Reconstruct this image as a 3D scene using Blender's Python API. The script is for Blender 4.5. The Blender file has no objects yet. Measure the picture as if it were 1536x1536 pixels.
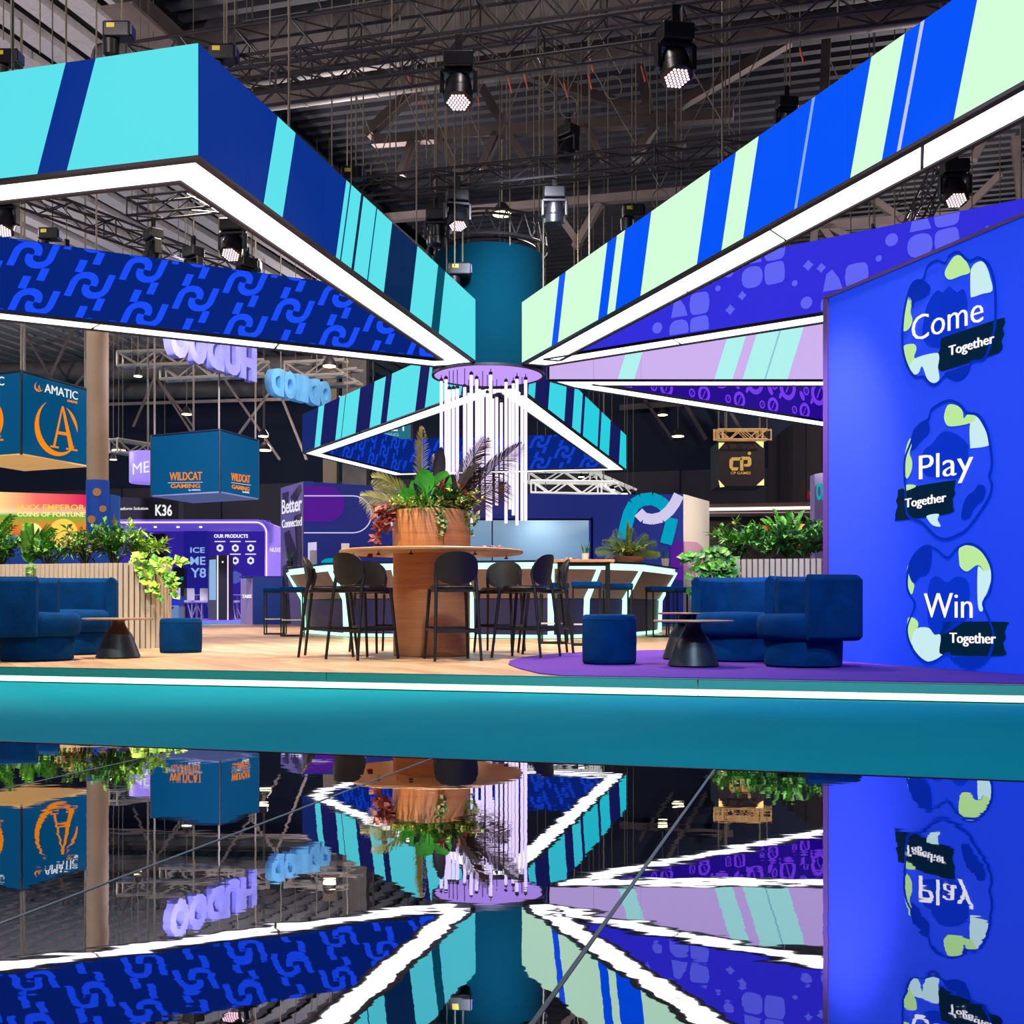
import bpy, bmesh, math, random
from mathutils import Vector, Matrix, noise
random.seed(7)
SC = bpy.context.scene
COL = SC.collection
PI = math.pi

def lin(c):
    out = []
    for v in c[:3]:
        v = v / 255.0
        out.append(v / 12.92 if v <= .04045 else ((v + .055) / 1.055) ** 2.4)
    return (out[0], out[1], out[2], 1)

# ------------------------------------------------------------------ camera, world, exposure, lights
FPX, HY, CZ = 1700.0, 908.0, 0.63           # focal length in px of a 1536 frame, horizon row, eye height
cd = bpy.data.cameras.new('camera'); cam = bpy.data.objects.new('camera', cd); COL.objects.link(cam)
cam.location = (0, 0, CZ); cam.rotation_euler = (PI / 2, 0, 0)
cd.sensor_width = 36; cd.lens = FPX / 1536 * 36; cd.shift_y = (HY - 768) / 1536; cd.clip_end = 300; cd.clip_start = .05
SC.camera = cam
SC.view_settings.view_transform = 'Standard'; SC.view_settings.look = 'None'
SC.view_settings.exposure = 0.0; SC.view_settings.gamma = 1; SC.view_settings.use_curve_mapping = False
W = bpy.data.worlds.new('world'); SC.world = W; W.use_nodes = True
W.node_tree.nodes['Background'].inputs[0].default_value = (.62, .66, .95, 1)
W.node_tree.nodes['Background'].inputs[1].default_value = .16

E1 = Vector((.9623, -.2720, 0)); E2 = Vector((.2720, .9623, 0))
def st(s, t, z=0): return E1 * s + E2 * t + Vector((0, 0, z))
def P(x, y, d): return Vector(((x - 768) * d / FPX, d, CZ + (HY - y) * d / FPX))
def G(x, d, z=0): return Vector(((x - 768) * d / FPX, d, z))

def lamp(kind, name, loc, target, energy, color, size=.3, angle=60, blend=.6, sy=None):
    l = bpy.data.lights.new(name, kind); o = bpy.data.objects.new(name, l); COL.objects.link(o)
    l.energy = energy; l.color = color; o.location = loc
    if target is not None: o.rotation_euler = (Vector(target) - Vector(loc)).to_track_quat('-Z', 'Y').to_euler()
    if kind == 'SPOT': l.spot_size = math.radians(angle); l.spot_blend = blend; l.shadow_soft_size = size
    elif kind == 'AREA':
        l.size = size
        if sy: l.shape = 'RECTANGLE'; l.size_y = sy
    else: l.shadow_soft_size = size
    return o
# stage washes and added fill spots: warm white for the wood deck, blue for the lounge, fills on plants, slogan wall and cream board
lamp('SPOT', 'wash_fill_spot', (-3.5, 9.5, 9.5), (-2.6, 12.5, 0), 4600, (1, .80, .58), .25, 75)
lamp('SPOT', 'wash_fill_spot', (0.5, 14, 9.5), (-1.2, 12.6, 0), 3600, (1, .80, .58), .25, 70)
lamp('SPOT', 'wash_fill_spot', (-6, 22, 9.5), (-5, 20, 0), 5200, (1, .84, .66), .25, 80)
lamp('SPOT', 'wash_fill_spot', (1, 24, 9), (0, 21, 0), 2600, (1, .86, .7), .25, 80)
lamp('SPOT', 'wash_fill_spot', (3.2, 7.2, 8.5), (3.4, 12.8, .9), 3600, (.95, .95, 1), .25, 45)
lamp('SPOT', 'wash_fill_spot', (-5.2, 6.5, 8.5), (-5.2, 13.4, 1.0), 3600, (1, .97, .86), .25, 45)
lamp('SPOT', 'wash_fill_spot', (.9, 3.4, 7.0), (2.2, 9.6, .4), 1500, (.3, .55, 1), .3, 45)
lamp('SPOT', 'wash_fill_spot', (1.2, 9.4, 5.0), (2.92, 10.15, 1.7), 2600, (.62, .5, 1), .08, 34, 1)  # added spot, makes the violet glow along the slogan wall's left edge
lamp('SPOT', 'wash_fill_spot', (.9, 1.2, 7.5), (0.2, 6.8, 0), 1800, (.75, .95, 1), .3, 90, 1)
lamp('SPOT', 'wash_fill_spot', (-2.2, 7.0, 6.5), (-.8, 11.4, 1.9), 700, (1, .97, .88), .2, 24)  # added from the camera side to brighten the oak planter's plants
lamp('SPOT', 'wash_fill_spot', (1.5, 11, 7.5), (1.8, 18.0, 1.4), 700, (1, .97, .88), .2, 26)
lamp('SPOT', 'wash_fill_spot', (-7, 24, 8), (-9, 34, 2), 6000, (.7, .65, 1), .3, 70, 1)
lamp('SPOT', 'wash_fill_spot', (0, 18, 8), (1.5, 28, 2), 3500, (.8, .85, 1), .3, 80, 1)
lamp('SPOT', 'wash_fill_spot', (8.2, 25.5, 4.6), (4.8, 29.3, 2.0), 1500, (1, .86, .7), .2, 60, 1)  # fill spot added to brighten the cream side board

for hx, hd, hz, he in ((-14, 20, 9.5, 1500), (-4, 30, 10, 1500), (11.5, 29, 10, 1400), (-22, 38, 9, 2600), (-8, 48, 9, 2600), (17, 46, 8, 2600), (0, 14, 11, 420), (-7, 13, 10.2, 700)):
    lamp('POINT', 'hall_lamp', (hx, hd, hz), None, he, (1, .88, .86), .25)  # point lights added to brighten ceiling and walls, separate from the modelled lamps

def roof_z(x, y): return 14.12 if x * E1.x + y * E1.y < -15.3 else 14.84     # underside of slats or ribs

# ------------------------------------------------------------------ helpers
def tag(o, label=None, cat=None, group=None, kind=None):
    if label: o['label'] = label
    if cat: o['category'] = cat
    if group: o['group'] = group
    if kind: o['kind'] = kind
    return o
def thing(name, loc, label, cat, group=None, rz=0):
    o = bpy.data.objects.new(name, None); COL.objects.link(o); o.location = loc; o.rotation_euler = (0, 0, rz)
    o.empty_display_size = .2
    return tag(o, label, cat, group)
WORLD_BUILT = set()                                   # roots whose parts are written in world coordinates
def wthing(name, loc, label, cat, group=None):
    o = thing(name, loc, label, cat, group); WORLD_BUILT.add(o.name); return o
class MB:
    def __init__(s): s.v = []; s.f = []; s.uv = None
    def add(s, vs, fs):
        b = len(s.v); s.v += [tuple(v) for v in vs]; s.f += [tuple(i + b for i in f) for f in fs]; return s
    def box(s, c, d, M=None):
        x, y, z = d[0] / 2, d[1] / 2, d[2] / 2; c = Vector(c)
        vs = [Vector((i * x, j * y, k * z)) for k in (-1, 1) for j in (-1, 1) for i in (-1, 1)]
        if M is not None: vs = [M @ v for v in vs]
        return s.add([v + c for v in vs], [(0, 2, 3, 1), (4, 5, 7, 6), (0, 1, 5, 4), (2, 6, 7, 3), (0, 4, 6, 2), (1, 3, 7, 5)])
    def obox(s, a, b, w, h, up=(0, 0, 1)):           # bar from a to b, w across, h along up
        a = Vector(a); b = Vector(b); t = (b - a); L = t.length
        if L < 1e-6: return s
        t /= L; u = Vector(up); n = t.cross(u)
        if n.length < 1e-4: n = t.cross(Vector((0, 1, 0)))
        n.normalize(); u = n.cross(t)
        vs = [p + n * (i * w / 2) + u * (j * h / 2) for p in (a, b) for j in (-1, 1) for i in (-1, 1)]
        return s.add(vs, [(0, 2, 3, 1), (4, 5, 7, 6), (0, 1, 5, 4), (2, 6, 7, 3), (0, 4, 6, 2), (1, 3, 7, 5)])
    def tube(s, pts, r, n=8, cap=True):
        pts = [Vector(p) for p in pts]; rr = r if isinstance(r, (list, tuple)) else [r] * len(pts)
        rings = []; up = Vector((.01, .02, 1))
        for i, p in enumerate(pts):
            t = (pts[min(i + 1, len(pts) - 1)] - pts[max(i - 1, 0)]).normalized()
            if abs(t.dot(up)) > .98: up = Vector((0, 1, .01))
            a = t.cross(up).normalized(); b = a.cross(t)
            rings.append([p + (a * math.cos(2 * PI * k / n) + b * math.sin(2 * PI * k / n)) * rr[i] for k in range(n)])
        vs = [v for R in rings for v in R]; fs = []
        for i in range(len(pts) - 1):
            for k in range(n): fs.append((i * n + k, i * n + (k + 1) % n, (i + 1) * n + (k + 1) % n, (i + 1) * n + k))
        if cap: fs += [tuple(reversed(range(n))), tuple((len(pts) - 1) * n + k for k in range(n))]
        return s.add(vs, fs)
    def lathe(s, prof, c=(0, 0, 0), n=32, a0=0, a1=2 * PI):
        full = abs(a1 - a0 - 2 * PI) < 1e-6; m = n if full else n + 1; c = Vector(c); vs = []; fs = []
        for r, z in prof:
            for k in range(m):
                a = a0 + (a1 - a0) * k / n; vs.append(c + Vector((r * math.cos(a), r * math.sin(a), z)))
        for i in range(len(prof) - 1):
            for k in range(n): fs.append((i * m + k, i * m + (k + 1) % m, (i + 1) * m + (k + 1) % m, (i + 1) * m + k))
        if full and prof[0] != prof[-1]:
            if prof[0][0] > 1e-5: fs.append(tuple(reversed(range(m))))
            if prof[-1][0] > 1e-5: fs.append(tuple((len(prof) - 1) * m + k for k in range(m)))
        return s.add(vs, fs)
    def prism(s, pts, vec):                            # extrude a polygon of 3D points along vec
        n = len(pts); vec = Vector(vec); vs = [Vector(p) for p in pts] + [Vector(p) + vec for p in pts]
        return s.add(vs, [tuple(reversed(range(n))), tuple(range(n, 2 * n))] + [(i, (i + 1) % n, n + (i + 1) % n, n + i) for i in range(n)])
    def poly(s, pts): return s.add(pts, [tuple(range(len(pts)))])
    def build(s, name, m, parent=None, smooth=None, bevel=None, fix=True):
        me = bpy.data.meshes.new(name); me.from_pydata(s.v, [], s.f)
        if fix:
            bm = bmesh.new(); bm.from_mesh(me); bmesh.ops.recalc_face_normals(bm, faces=bm.faces); bm.to_mesh(me); bm.free()
        if s.uv is not None:
            ul = me.uv_layers.new(name='UVMap')
            for lp in me.loops: ul.data[lp.index].uv = s.uv[lp.vertex_index]
        if m: me.materials.append(m)
        if smooth: me.shade_smooth(); me.set_sharp_from_angle(angle=math.radians(smooth))
        o = bpy.data.objects.new(name, me); COL.objects.link(o)
        if parent is not None:
            o.parent = parent
            if parent.name in WORLD_BUILT: o.matrix_parent_inverse = Matrix.Translation(-parent.location)
        if bevel:
            b = o.modifiers.new('bevel', 'BEVEL'); b.width = bevel; b.segments = 3; b.limit_method = 'ANGLE'; b.angle_limit = math.radians(35)
        return o
def top(name, mb, m, label, cat, group=None, kind=None, origin=None, **k):     # one-mesh thing, origin moved to its base
    if origin is None:
        xs = [v[0] for v in mb.v]; ys = [v[1] for v in mb.v]; zs = [v[2] for v in mb.v]
        origin = ((min(xs) + max(xs)) / 2, (min(ys) + max(ys)) / 2, min(zs))
    mb.v = [(v[0] - origin[0], v[1] - origin[1], v[2] - origin[2]) for v in mb.v]
    o = mb.build(name, m, None, **k); o.location = origin
    return tag(o, label, cat, group, kind)
def struct(name, mb, m, parent=None, **k):
    o = mb.build(name, m, parent, **k)
    if parent is None: o['kind'] = 'structure'
    return o
def children(o): return [c for c in bpy.data.objects if c.parent == o]
def copy_tree(o, loc=None, rz=None, label=None, group=None, parent=None, kids=None):
    c = o.copy(); COL.objects.link(c)
    if parent is not None: c.parent = parent
    if loc is not None: c.location = loc
    if rz is not None: c.rotation_euler = (0, 0, rz)
    if label: c['label'] = label
    if group: c['group'] = group
    for ch in children(o): copy_tree(ch, parent=c)
    return c

# ------------------------------------------------------------------ materials
def mat(name, c, rough=.6, metal=0, emit=None, es=1.0, noise_=None, bump=None, spec=None, grain=None):
    m = bpy.data.materials.new(name); m.use_nodes = True; nt = m.node_tree; b = nt.nodes['Principled BSDF']
    col = lin(c) if max(c[:3]) > 1.01 else (*c[:3], 1)
    b.inputs['Base Color'].default_value = col; b.inputs['Roughness'].default_value = rough; b.inputs['Metallic'].default_value = metal
    if spec is not None: b.inputs['Specular IOR Level'].default_value = spec
    if emit is not None:
        b.inputs['Emission Color'].default_value = lin(emit); b.inputs['Emission Strength'].default_value = es
    if noise_ or bump or grain:
        tc = nt.nodes.new('ShaderNodeTexCoord'); mp = nt.nodes.new('ShaderNodeMapping'); nt.links.new(tc.outputs['Object'], mp.inputs[0])
    if noise_:
        sc, amt = noise_[:2]
        if len(noise_) > 2: mp.inputs['Scale'].default_value = noise_[2]
        n = nt.nodes.new('ShaderNodeTexNoise'); n.inputs['Scale'].default_value = sc; n.inputs['Detail'].default_value = 4
        nt.links.new(mp.outputs[0], n.inputs[0])
        r = nt.nodes.new('ShaderNodeValToRGB'); r.color_ramp.elements[0].position = .3; r.color_ramp.elements[1].position = .7
        r.color_ramp.elements[0].color = (*[v * (1 - amt) for v in col[:3]], 1); r.color_ramp.elements[1].color = (*[min(1, v * (1 + amt)) for v in col[:3]], 1)
        nt.links.new(n.outputs[0], r.inputs[0]); nt.links.new(r.outputs[0], b.inputs['Base Color'])
    if bump:
        sc, amt = bump[:2]
        n2 = nt.nodes.new('ShaderNodeTexNoise'); n2.inputs['Scale'].default_value = sc; n2.inputs['Detail'].default_value = 3
        nt.links.new(mp.outputs[0], n2.inputs[0]); bp = nt.nodes.new('ShaderNodeBump'); bp.inputs['Strength'].default_value = amt; bp.inputs['Distance'].default_value = .02
        nt.links.new(n2.outputs[0], bp.inputs['Height']); nt.links.new(bp.outputs[0], b.inputs['Normal'])
    return m
def glow(name, c, s=1.0): 
    return mat(name, (0, 0, 0), .9, 0, c, s, spec=.05)
M = {}
M['white_light'] = glow('white_light_strip', (255, 250, 255), 2.6)
M['mint_light'] = glow('mint_light', (160, 255, 210), 2.4)
M['edge_light'] = glow('edge_light', (215, 255, 222), 2.4)
M['tube_light'] = glow('tube_light', (232, 212, 255), 1.5)
M['hub_disc'] = glow('hub_disc_glow', (190, 150, 250), 1.1)
M['black'] = mat('black_metal', (16, 16, 19), .45, .3)
M['black_plastic'] = mat('black_plastic', (18, 17, 20), .42, bump=(240, .25))
M['frame'] = mat('dark_frame', (30, 28, 42), .5, .2)
M['steel'] = mat('truss_aluminium', (196, 186, 170), .5, .15)
M['dark_steel'] = mat('black_truss', (52, 50, 54), .5, .4)
M['beam_paint'] = mat('painted_roof_steel', (112, 100, 98), .7, 0, noise_=(1.2, .2))
M['duct'] = mat('galvanised_duct', (104, 98, 98), .6, .2, noise_=(1.5, .25))
M['deck'] = mat('roof_deck', (52, 52, 60), .7, 0, noise_=(.7, .3))
M['slat'] = mat('pale_roof_slat', (168, 162, 166), .7, 0, noise_=(9, .10, (1, 1, 1)))
M['roof_dark'] = mat('roof_void', (12, 12, 16), .9)
M['cable'] = mat('cable', (120, 112, 96), .6, .2)
M['velvet'] = mat('blue_velvet', (0, 50, 100), .9, 0, noise_=(7, .22), bump=(60, .12), spec=.08)
M['velvet'].node_tree.nodes['Principled BSDF'].inputs['Sheen Weight'].default_value = .04
M['velvet'].node_tree.nodes['Principled BSDF'].inputs['Sheen Tint'].default_value = lin((60, 120, 190))
M['flute'] = mat('greige_flutes', (176, 165, 152), .7, 0, noise_=(3, .12, (1, 1, .2)))
M['flute_gap'] = mat('flute_backing', (70, 62, 56), .8)
M['soil'] = mat('soil', (40, 28, 20), .9)
M['green'] = mat('leaf_green', (96, 164, 56), .45, 0, noise_=(12, .45))
M['green2'] = mat('leaf_dark', (52, 112, 50), .4, 0, noise_=(12, .4))
M['green3'] = mat('leaf_lime', (172, 208, 76), .45, 0, noise_=(12, .35))
M['leaf_red'] = mat('leaf_red', (150, 62, 50), .5, 0, noise_=(14, .45))
M['leaf_plum'] = mat('leaf_plum', (34, 18, 42), .4, 0, noise_=(8, .3))
M['leaf_cream'] = mat('leaf_variegated', (206, 202, 128), .5, 0, noise_=(25, .4))
M['palm'] = mat('palm_leaf', (176, 176, 104), .55, 0, noise_=(8, .35))
M['stem'] = mat('stem', (88, 84, 44), .6)
M['oak'] = mat('oak_veneer', (196, 128, 78), .5, 0, noise_=(5, .16, (.35, .35, 9)))
M['oak_top'] = mat('oak_top', (188, 138, 96), .45, 0, noise_=(4, .14, (.5, 6, 1)))
M['white_paint'] = mat('white_paint', (225, 222, 228), .6)
M['white_pot'] = mat('white_pot', (232, 214, 200), .5)
M['terracotta'] = mat('terracotta', (176, 110, 84), .7)
M['table_top'] = mat('stone_table_top', (150, 120, 100), .4)
M['table_base'] = mat('slate_cone', (38, 42, 48), .42, .1, noise_=(9, .3))
M['bronze'] = mat('bronze_neck', (70, 46, 42), .4, .3)
M['navy'] = mat('navy_board', (10, 34, 100), .55)
M['navy_lit'] = mat('navy_print', (12, 40, 130), .5, 0, (4, 26, 110), .45)
M['bar_brown'] = mat('bar_taupe', (118, 98, 100), .55, noise_=(2, .08))
M['bar_navy'] = mat('bar_navy', (28, 32, 84), .5)
M['bar_top'] = mat('bar_top', (22, 28, 56), .3)
M['teal_drum'] = mat('teal_drum', (0, 46, 62), .95, 0, spec=.05)
M['concrete'] = mat('concrete', (150, 140, 132), .85, noise_=(2, .15))
M['ivory_column'] = mat('ivory_column', (178, 158, 134), .8, noise_=(1, .08))
M['hall_wall'] = mat('hall_wall', (92, 86, 100), .85, 0, noise_=(.4, .06))
M['hall_upper'] = mat('hall_upper', (46, 52, 78), .9)

def ramp_mat(name, stops, slant, L, strength=1.0):
    """stripes across a LED face: UV = metres along the face, metres above its bottom"""
    m = bpy.data.materials.new(name); m.use_nodes = True; nt = m.node_tree; b = nt.nodes['Principled BSDF']
    b.inputs['Base Color'].default_value = (0, 0, 0, 1); b.inputs['Roughness'].default_value = .9; b.inputs['Specular IOR Level'].default_value = .05
    uv = nt.nodes.new('ShaderNodeUVMap'); sp = nt.nodes.new('ShaderNodeSeparateXYZ'); nt.links.new(uv.outputs[0], sp.inputs[0])
    a = nt.nodes.new('ShaderNodeMath'); a.operation = 'MULTIPLY_ADD'; a.inputs[1].default_value = -slant
    nt.links.new(sp.outputs[1], a.inputs[0]); nt.links.new(sp.outputs[0], a.inputs[2])
    d = nt.nodes.new('ShaderNodeMath'); d.operation = 'DIVIDE'; d.inputs[1].default_value = L; nt.links.new(a.outputs[0], d.inputs[0])
    r = nt.nodes.new('ShaderNodeValToRGB'); cr = r.color_ramp; cr.interpolation = 'CONSTANT'
    while len(cr.elements) < len(stops): cr.elements.new(1.0)
    for e, (p, c) in zip(cr.elements, stops): e.position = min(1, max(0, p / L)); e.color = lin(c)
    nt.links.new(d.outputs[0], r.inputs[0]); nt.links.new(r.outputs[0], b.inputs['Emission Color'])
    b.inputs['Emission Strength'].default_value = strength
    return m

# ------------------------------------------------------------------ vertical planes, print and lettering on them
class Plane:
    def __init__(s, a, b):
        s.a = Vector((a[0], a[1], 0)); b = Vector((b[0], b[1], 0)); s.u = (b - s.a).normalized(); s.L = (b - s.a).length
        n = Vector((s.u.y, -s.u.x, 0)); mid = (s.a + b) / 2
        s.n = n if n.dot(-mid) > 0 else -n
    def px(s, x, y, off=0):
        r = Vector(((x - 768) / FPX, 1, (HY - y) / FPX)); a = s.a + s.n * off
        t = a.dot(s.n) / r.dot(s.n); return Vector((0, 0, CZ)) + r * t
    def at(s, u, z, off=0): return s.a + s.u * u + Vector((0, 0, z)) + s.n * off
    def uz(s, p): return (Vector(p) - s.a).dot(s.u), p[2]
FRONT = lambda d: Plane((-10, d), (10, d))
def smooth_loop(p, k=5):
    n = len(p); out = []
    for i in range(n):
        a, b, c, d = (Vector((*p[(i + j) % n], 0)) for j in (-1, 0, 1, 2))
        for q in range(k):
            t = q / k
            v = .5 * ((2 * b) + (c - a) * t + (2 * a - 5 * b + 4 * c - d) * t * t + (3 * b - a - 3 * c + d) * t ** 3)
            out.append((v.x, v.y))
    return out
def print_px(pl, pts, m, parent, name='emblem', off=.01, th=.006, smooth=0, zoom=None):
    if zoom: pts = [(zoom[0] + x / zoom[2], zoom[1] + y / zoom[2]) for x, y in pts]
    if smooth: pts = smooth_loop(pts, smooth)
    q = [pl.px(x, y, off) for x, y in pts]
    return MB().prism(q, pl.n * th).build(name, m, parent)
def ring_px(pl, pts, m, parent, w, name='emblem', off=.008, smooth=6, zoom=None):
    if zoom: pts = [(zoom[0] + x / zoom[2], zoom[1] + y / zoom[2]) for x, y in pts]
    q = [pl.px(x, y, off) for x, y in smooth_loop(pts, smooth)]
    c = sum(q, Vector()) / len(q); mb = MB(); n = len(q)
    ins = [p + (c - p).normalized() * w for p in q]
    for i in range(n):
        j = (i + 1) % n; mb.prism([q[i], q[j], ins[j], ins[i]], pl.n * .004)
    return mb.build(name, m, parent)
_TC = {}
def text_mesh(s, bold=0, ext=.01):
    k = (s, bold)
    if k not in _TC:
        c = bpy.data.curves.new('lettering', 'FONT'); c.body = s; c.size = 1; c.offset = bold; c.resolution_u = 3; c.extrude = ext
        o = bpy.data.objects.new('lettering', c); COL.objects.link(o)
        dg = bpy.context.evaluated_depsgraph_get(); me = bpy.data.meshes.new_from_object(o.evaluated_get(dg))
        vs = [tuple(v.co) for v in me.vertices]; fs = [tuple(p.vertices) for p in me.polygons]
        bpy.data.objects.remove(o); bpy.data.curves.remove(c); bpy.data.meshes.remove(me)
        xs = [v[0] for v in vs]; _TC[k] = (vs, fs, min(xs), max(xs))
    return _TC[k]
def text_px(pl, s, x0, y0, x1, y1, cap, m, parent, off=.015, name='lettering', bold=0, depth=.01, shear=0, mirror=False):
    """lettering on a plane: baseline from (x0,y0) to (x1,y1), cap height in px at the left end"""
    vs, fs, a, b = text_mesh(s, bold)
    A = pl.px(x0, y0, off); B = pl.px(x1, y1, off); H = (pl.px(x0, y0 - cap, off) - A).length
    ux = (B - A) / (b - a); uy = Vector((0, 0, H / .70))
    mb = MB(); mb.add([A + ux * (((b - v[0]) if mirror else (v[0] - a)) + shear * v[1]) + uy * v[1] + pl.n * (v[2] / .01 * depth / 2) for v in vs], fs)
    return mb.build(name, m, parent)

# ================================================================== SETTING
PLAT = .124                                            # platform deck height
fl = MB().box((0, 40, -.05), (90, 100, .1))
m_carpet = mat('teal_carpet', (0, 130, 152), .9, noise_=(1.2, .05), spec=.05); struct('floor', fl, m_carpet)

# glossy black stage in front (panels with pale seams, slight sag makes the reflections ripple)
def mirror_mat():
    m = bpy.data.materials.new('black_gloss_laminate'); m.use_nodes = True; nt = m.node_tree; b = nt.nodes['Principled BSDF']
    b.inputs['Base Color'].default_value = (.50, .52, .60, 1); b.inputs['Metallic'].default_value = 1; b.inputs['Roughness'].default_value = .012
    tc = nt.nodes.new('ShaderNodeTexCoord'); mp = nt.nodes.new('ShaderNodeMapping'); mp.inputs['Scale'].default_value = (1.6, 3.4, 1)
    nt.links.new(tc.outputs['Object'], mp.inputs[0])
    n = nt.nodes.new('ShaderNodeTexNoise'); n.inputs['Scale'].default_value = 3.2; n.inputs['Detail'].default_value = 2.5; nt.links.new(mp.outputs[0], n.inputs[0])
    bp = nt.nodes.new('ShaderNodeBump'); bp.inputs['Strength'].default_value = .28; bp.inputs['Distance'].default_value = .00062
    nt.links.new(n.outputs[0], bp.inputs['Height']); nt.links.new(bp.outputs[0], b.inputs['Normal'])
    return m
M['mirror'] = mirror_mat(); M['seam'] = mat('seam', (96, 104, 112), .5)
MZ = .05
t_edge = Vector(G(0, 4.83)[:2] + (0,)).dot(E2)         # far edge of the stage
stage = MB().box((0, 0, 0), (1, 1, 1)); stage = MB()
def quad_st(mb, s0, s1, t0, t1, z0, z1): return mb.prism([st(s0, t0, z0), st(s1, t0, z0), st(s1, t1, z0), st(s0, t1, z0)], (0, 0, z1 - z0))
stg = wthing('gloss_stage', st(0, 0), 'low stage covered in glossy black mirror-like floor panels in front of the teal carpet', 'stage')
quad_st(MB(), -6.8, 6, -1.5, t_edge - .01, .001, .028).build('stage_base', M['seam'], stg)
ss = [-6.76, -5.7, -4.64, -3.58, -2.52, -1.46, -.4, .66, 1.72, 2.78, 3.84, 4.9, 5.96]
for a, b in zip(ss, ss[1:]):
    quad_st(MB(), a + .0022, b - .0022, -1.5, t_edge - .012, .03, MZ).build('floor_panel', M['mirror'], stg)
for a in ss[1:-1]: quad_st(MB(), a - .004, a + .004, -1.5, t_edge - .012, MZ - .004, MZ + .0012).build('panel_joint', M['seam'], stg)
quad_st(MB(), -6.8, 6, t_edge - .01, t_edge + .006, .001, MZ + .002).build('edge_trim', M['frame'], stg)

# platform of the stand
F0, F1 = Vector(G(0, 9.35)), Vector(G(1536, 7.23)); fs = (F1 - F0).normalized(); s_f0 = F0.dot(E1)
t_front = F0.dot(E2)
def plank_mat():
    m = bpy.data.materials.new('oak_vinyl'); m.use_nodes = True; nt = m.node_tree; b = nt.nodes['Principled BSDF']; b.inputs['Roughness'].default_value = .38
    tc = nt.nodes.new('ShaderNodeTexCoord'); mp = nt.nodes.new('ShaderNodeMapping'); mp.inputs['Rotation'].default_value = (0, 0, .2755 + .78)
    nt.links.new(tc.outputs['Object'], mp.inputs[0])
    br = nt.nodes.new('ShaderNodeTexBrick'); br.inputs['Scale'].default_value = 1.0; br.inputs['Mortar Size'].default_value = .003
    br.inputs['Brick Width'].default_value = .9; br.inputs['Row Height'].default_value = .15
    br.inputs['Color1'].default_value = lin((222, 184, 148)); br.inputs['Color2'].default_value = lin((190, 148, 114)); br.inputs['Mortar'].default_value = lin((140, 100, 74))
    nt.links.new(mp.outputs[0], br.inputs[0])
    n = nt.nodes.new('ShaderNodeTexNoise'); n.inputs['Scale'].default_value = 4; n.inputs['Detail'].default_value = 5
    mp2 = nt.nodes.new('ShaderNodeMapping'); mp2.inputs['Scale'].default_value = (.6, 7, 1); nt.links.new(mp.outputs[0], mp2.inputs[0]); nt.links.new(mp2.outputs[0], n.inputs[0])
    mx = nt.nodes.new('ShaderNodeMix'); mx.data_type = 'RGBA'; mx.blend_type = 'MULTIPLY'; mx.inputs[0].default_value = .5
    r = nt.nodes.new('ShaderNodeValToRGB'); r.color_ramp.elements[0].color = (.6, .55, .5, 1); r.color_ramp.elements[0].position = .3; r.color_ramp.elements[1].position = .7
    nt.links.new(n.outputs[0], r.inputs[0]); nt.links.new(br.outputs[0], mx.inputs[6]); nt.links.new(r.outputs[0], mx.inputs[7]); nt.links.new(mx.outputs[2], b.inputs['Base Color'])
    return m
M['planks'] = plank_mat()
S0, S1, T1 = -16.0, 12.0, 27.5
pf = quad_st(MB(), S0, S1, t_front, T1, .02, PLAT)
pl_floor = struct('platform_floor', pf, M['planks'])
# fascia of the platform: metal nosing, LED profile, recessed foot; joints at two places as in the photo
M['fascia'] = mat('teal_fascia', (84, 176, 160), .5); M['nosing'] = mat('nosing', (150, 165, 150), .4, .3)
cuts = [S0, (Vector(G(500, 8.65))).dot(E1), Vector(G(1050, 7.9)).dot(E1), S1]
fas = wthing('platform_edge', st(0, t_front), 'teal edge of the raised wooden platform with a glowing white-green light strip', 'platform edge')
for a, b in zip(cuts, cuts[1:]):
    quad_st(MB(), a + .004, b - .004, t_front - .02, t_front - .002, .056, PLAT - .004).build('fascia_board', M['fascia'], fas)
    quad_st(MB(), a + .003, b - .003, t_front - .016, t_front - .002, .010, .052).build('light_strip', M['edge_light'], fas)
quad_st(MB(), S0, S1, t_front - .022, t_front - .001, PLAT - .003, PLAT + .003).build('nosing', M['nosing'], fas)
# violet rug
rug_pts = [(.34, 8.0), (.2, 8.35), (.06, 8.96), (-.03, 9.6), (-.02, 10.2), (.1, 10.9), (.3, 11.4), (.75, 12.1), (1.3, 12.5), (1.9, 12.75), (3.2, 12.9), (5.2, 12.6), (6.6, 11.8), (6.2, 6.35)]
rp = []
for x, y in rug_pts:
    v = Vector((x, y, 0)); t = v.dot(E2)
    if t < t_front + .005: v += E2 * (t_front + .005 - t)
    rp.append(Vector((v.x, v.y, PLAT + .001)))
top('rug', MB().prism(rp, (0, 0, .008)), mat('violet_rug', (84, 34, 150), .95, noise_=(30, .12), bump=(250, .3)),
    'violet rug with a rounded edge under the right lounge seats on the wooden deck', 'rug')

# ceiling: pale slats running away on one side, dark ribbed deck on the other
ceil = struct('ceiling', quad_st(MB(), -46, 36, 0, 75, 15.2, 15.4), M['roof_dark'])
s = -45
while s < -15.6:
    o = MB(); quad_st(o, s, s + .54, 0, 74, 14.1, 14.3); struct('slat', o, M['slat'], ceil); s += .98
rb = MB(); t = 3
while t < 74:
    quad_st(rb, -15.0, 35, t, t + .22, 14.6, 14.85); t += .52
o = struct('deck_ribs', rb, M['deck'], ceil); o['kind'] = 'stuff'
struct('deck_sheet', quad_st(MB(), -15.0, 35, 0, 74, 14.86, 14.95), M['deck'], ceil)

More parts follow.
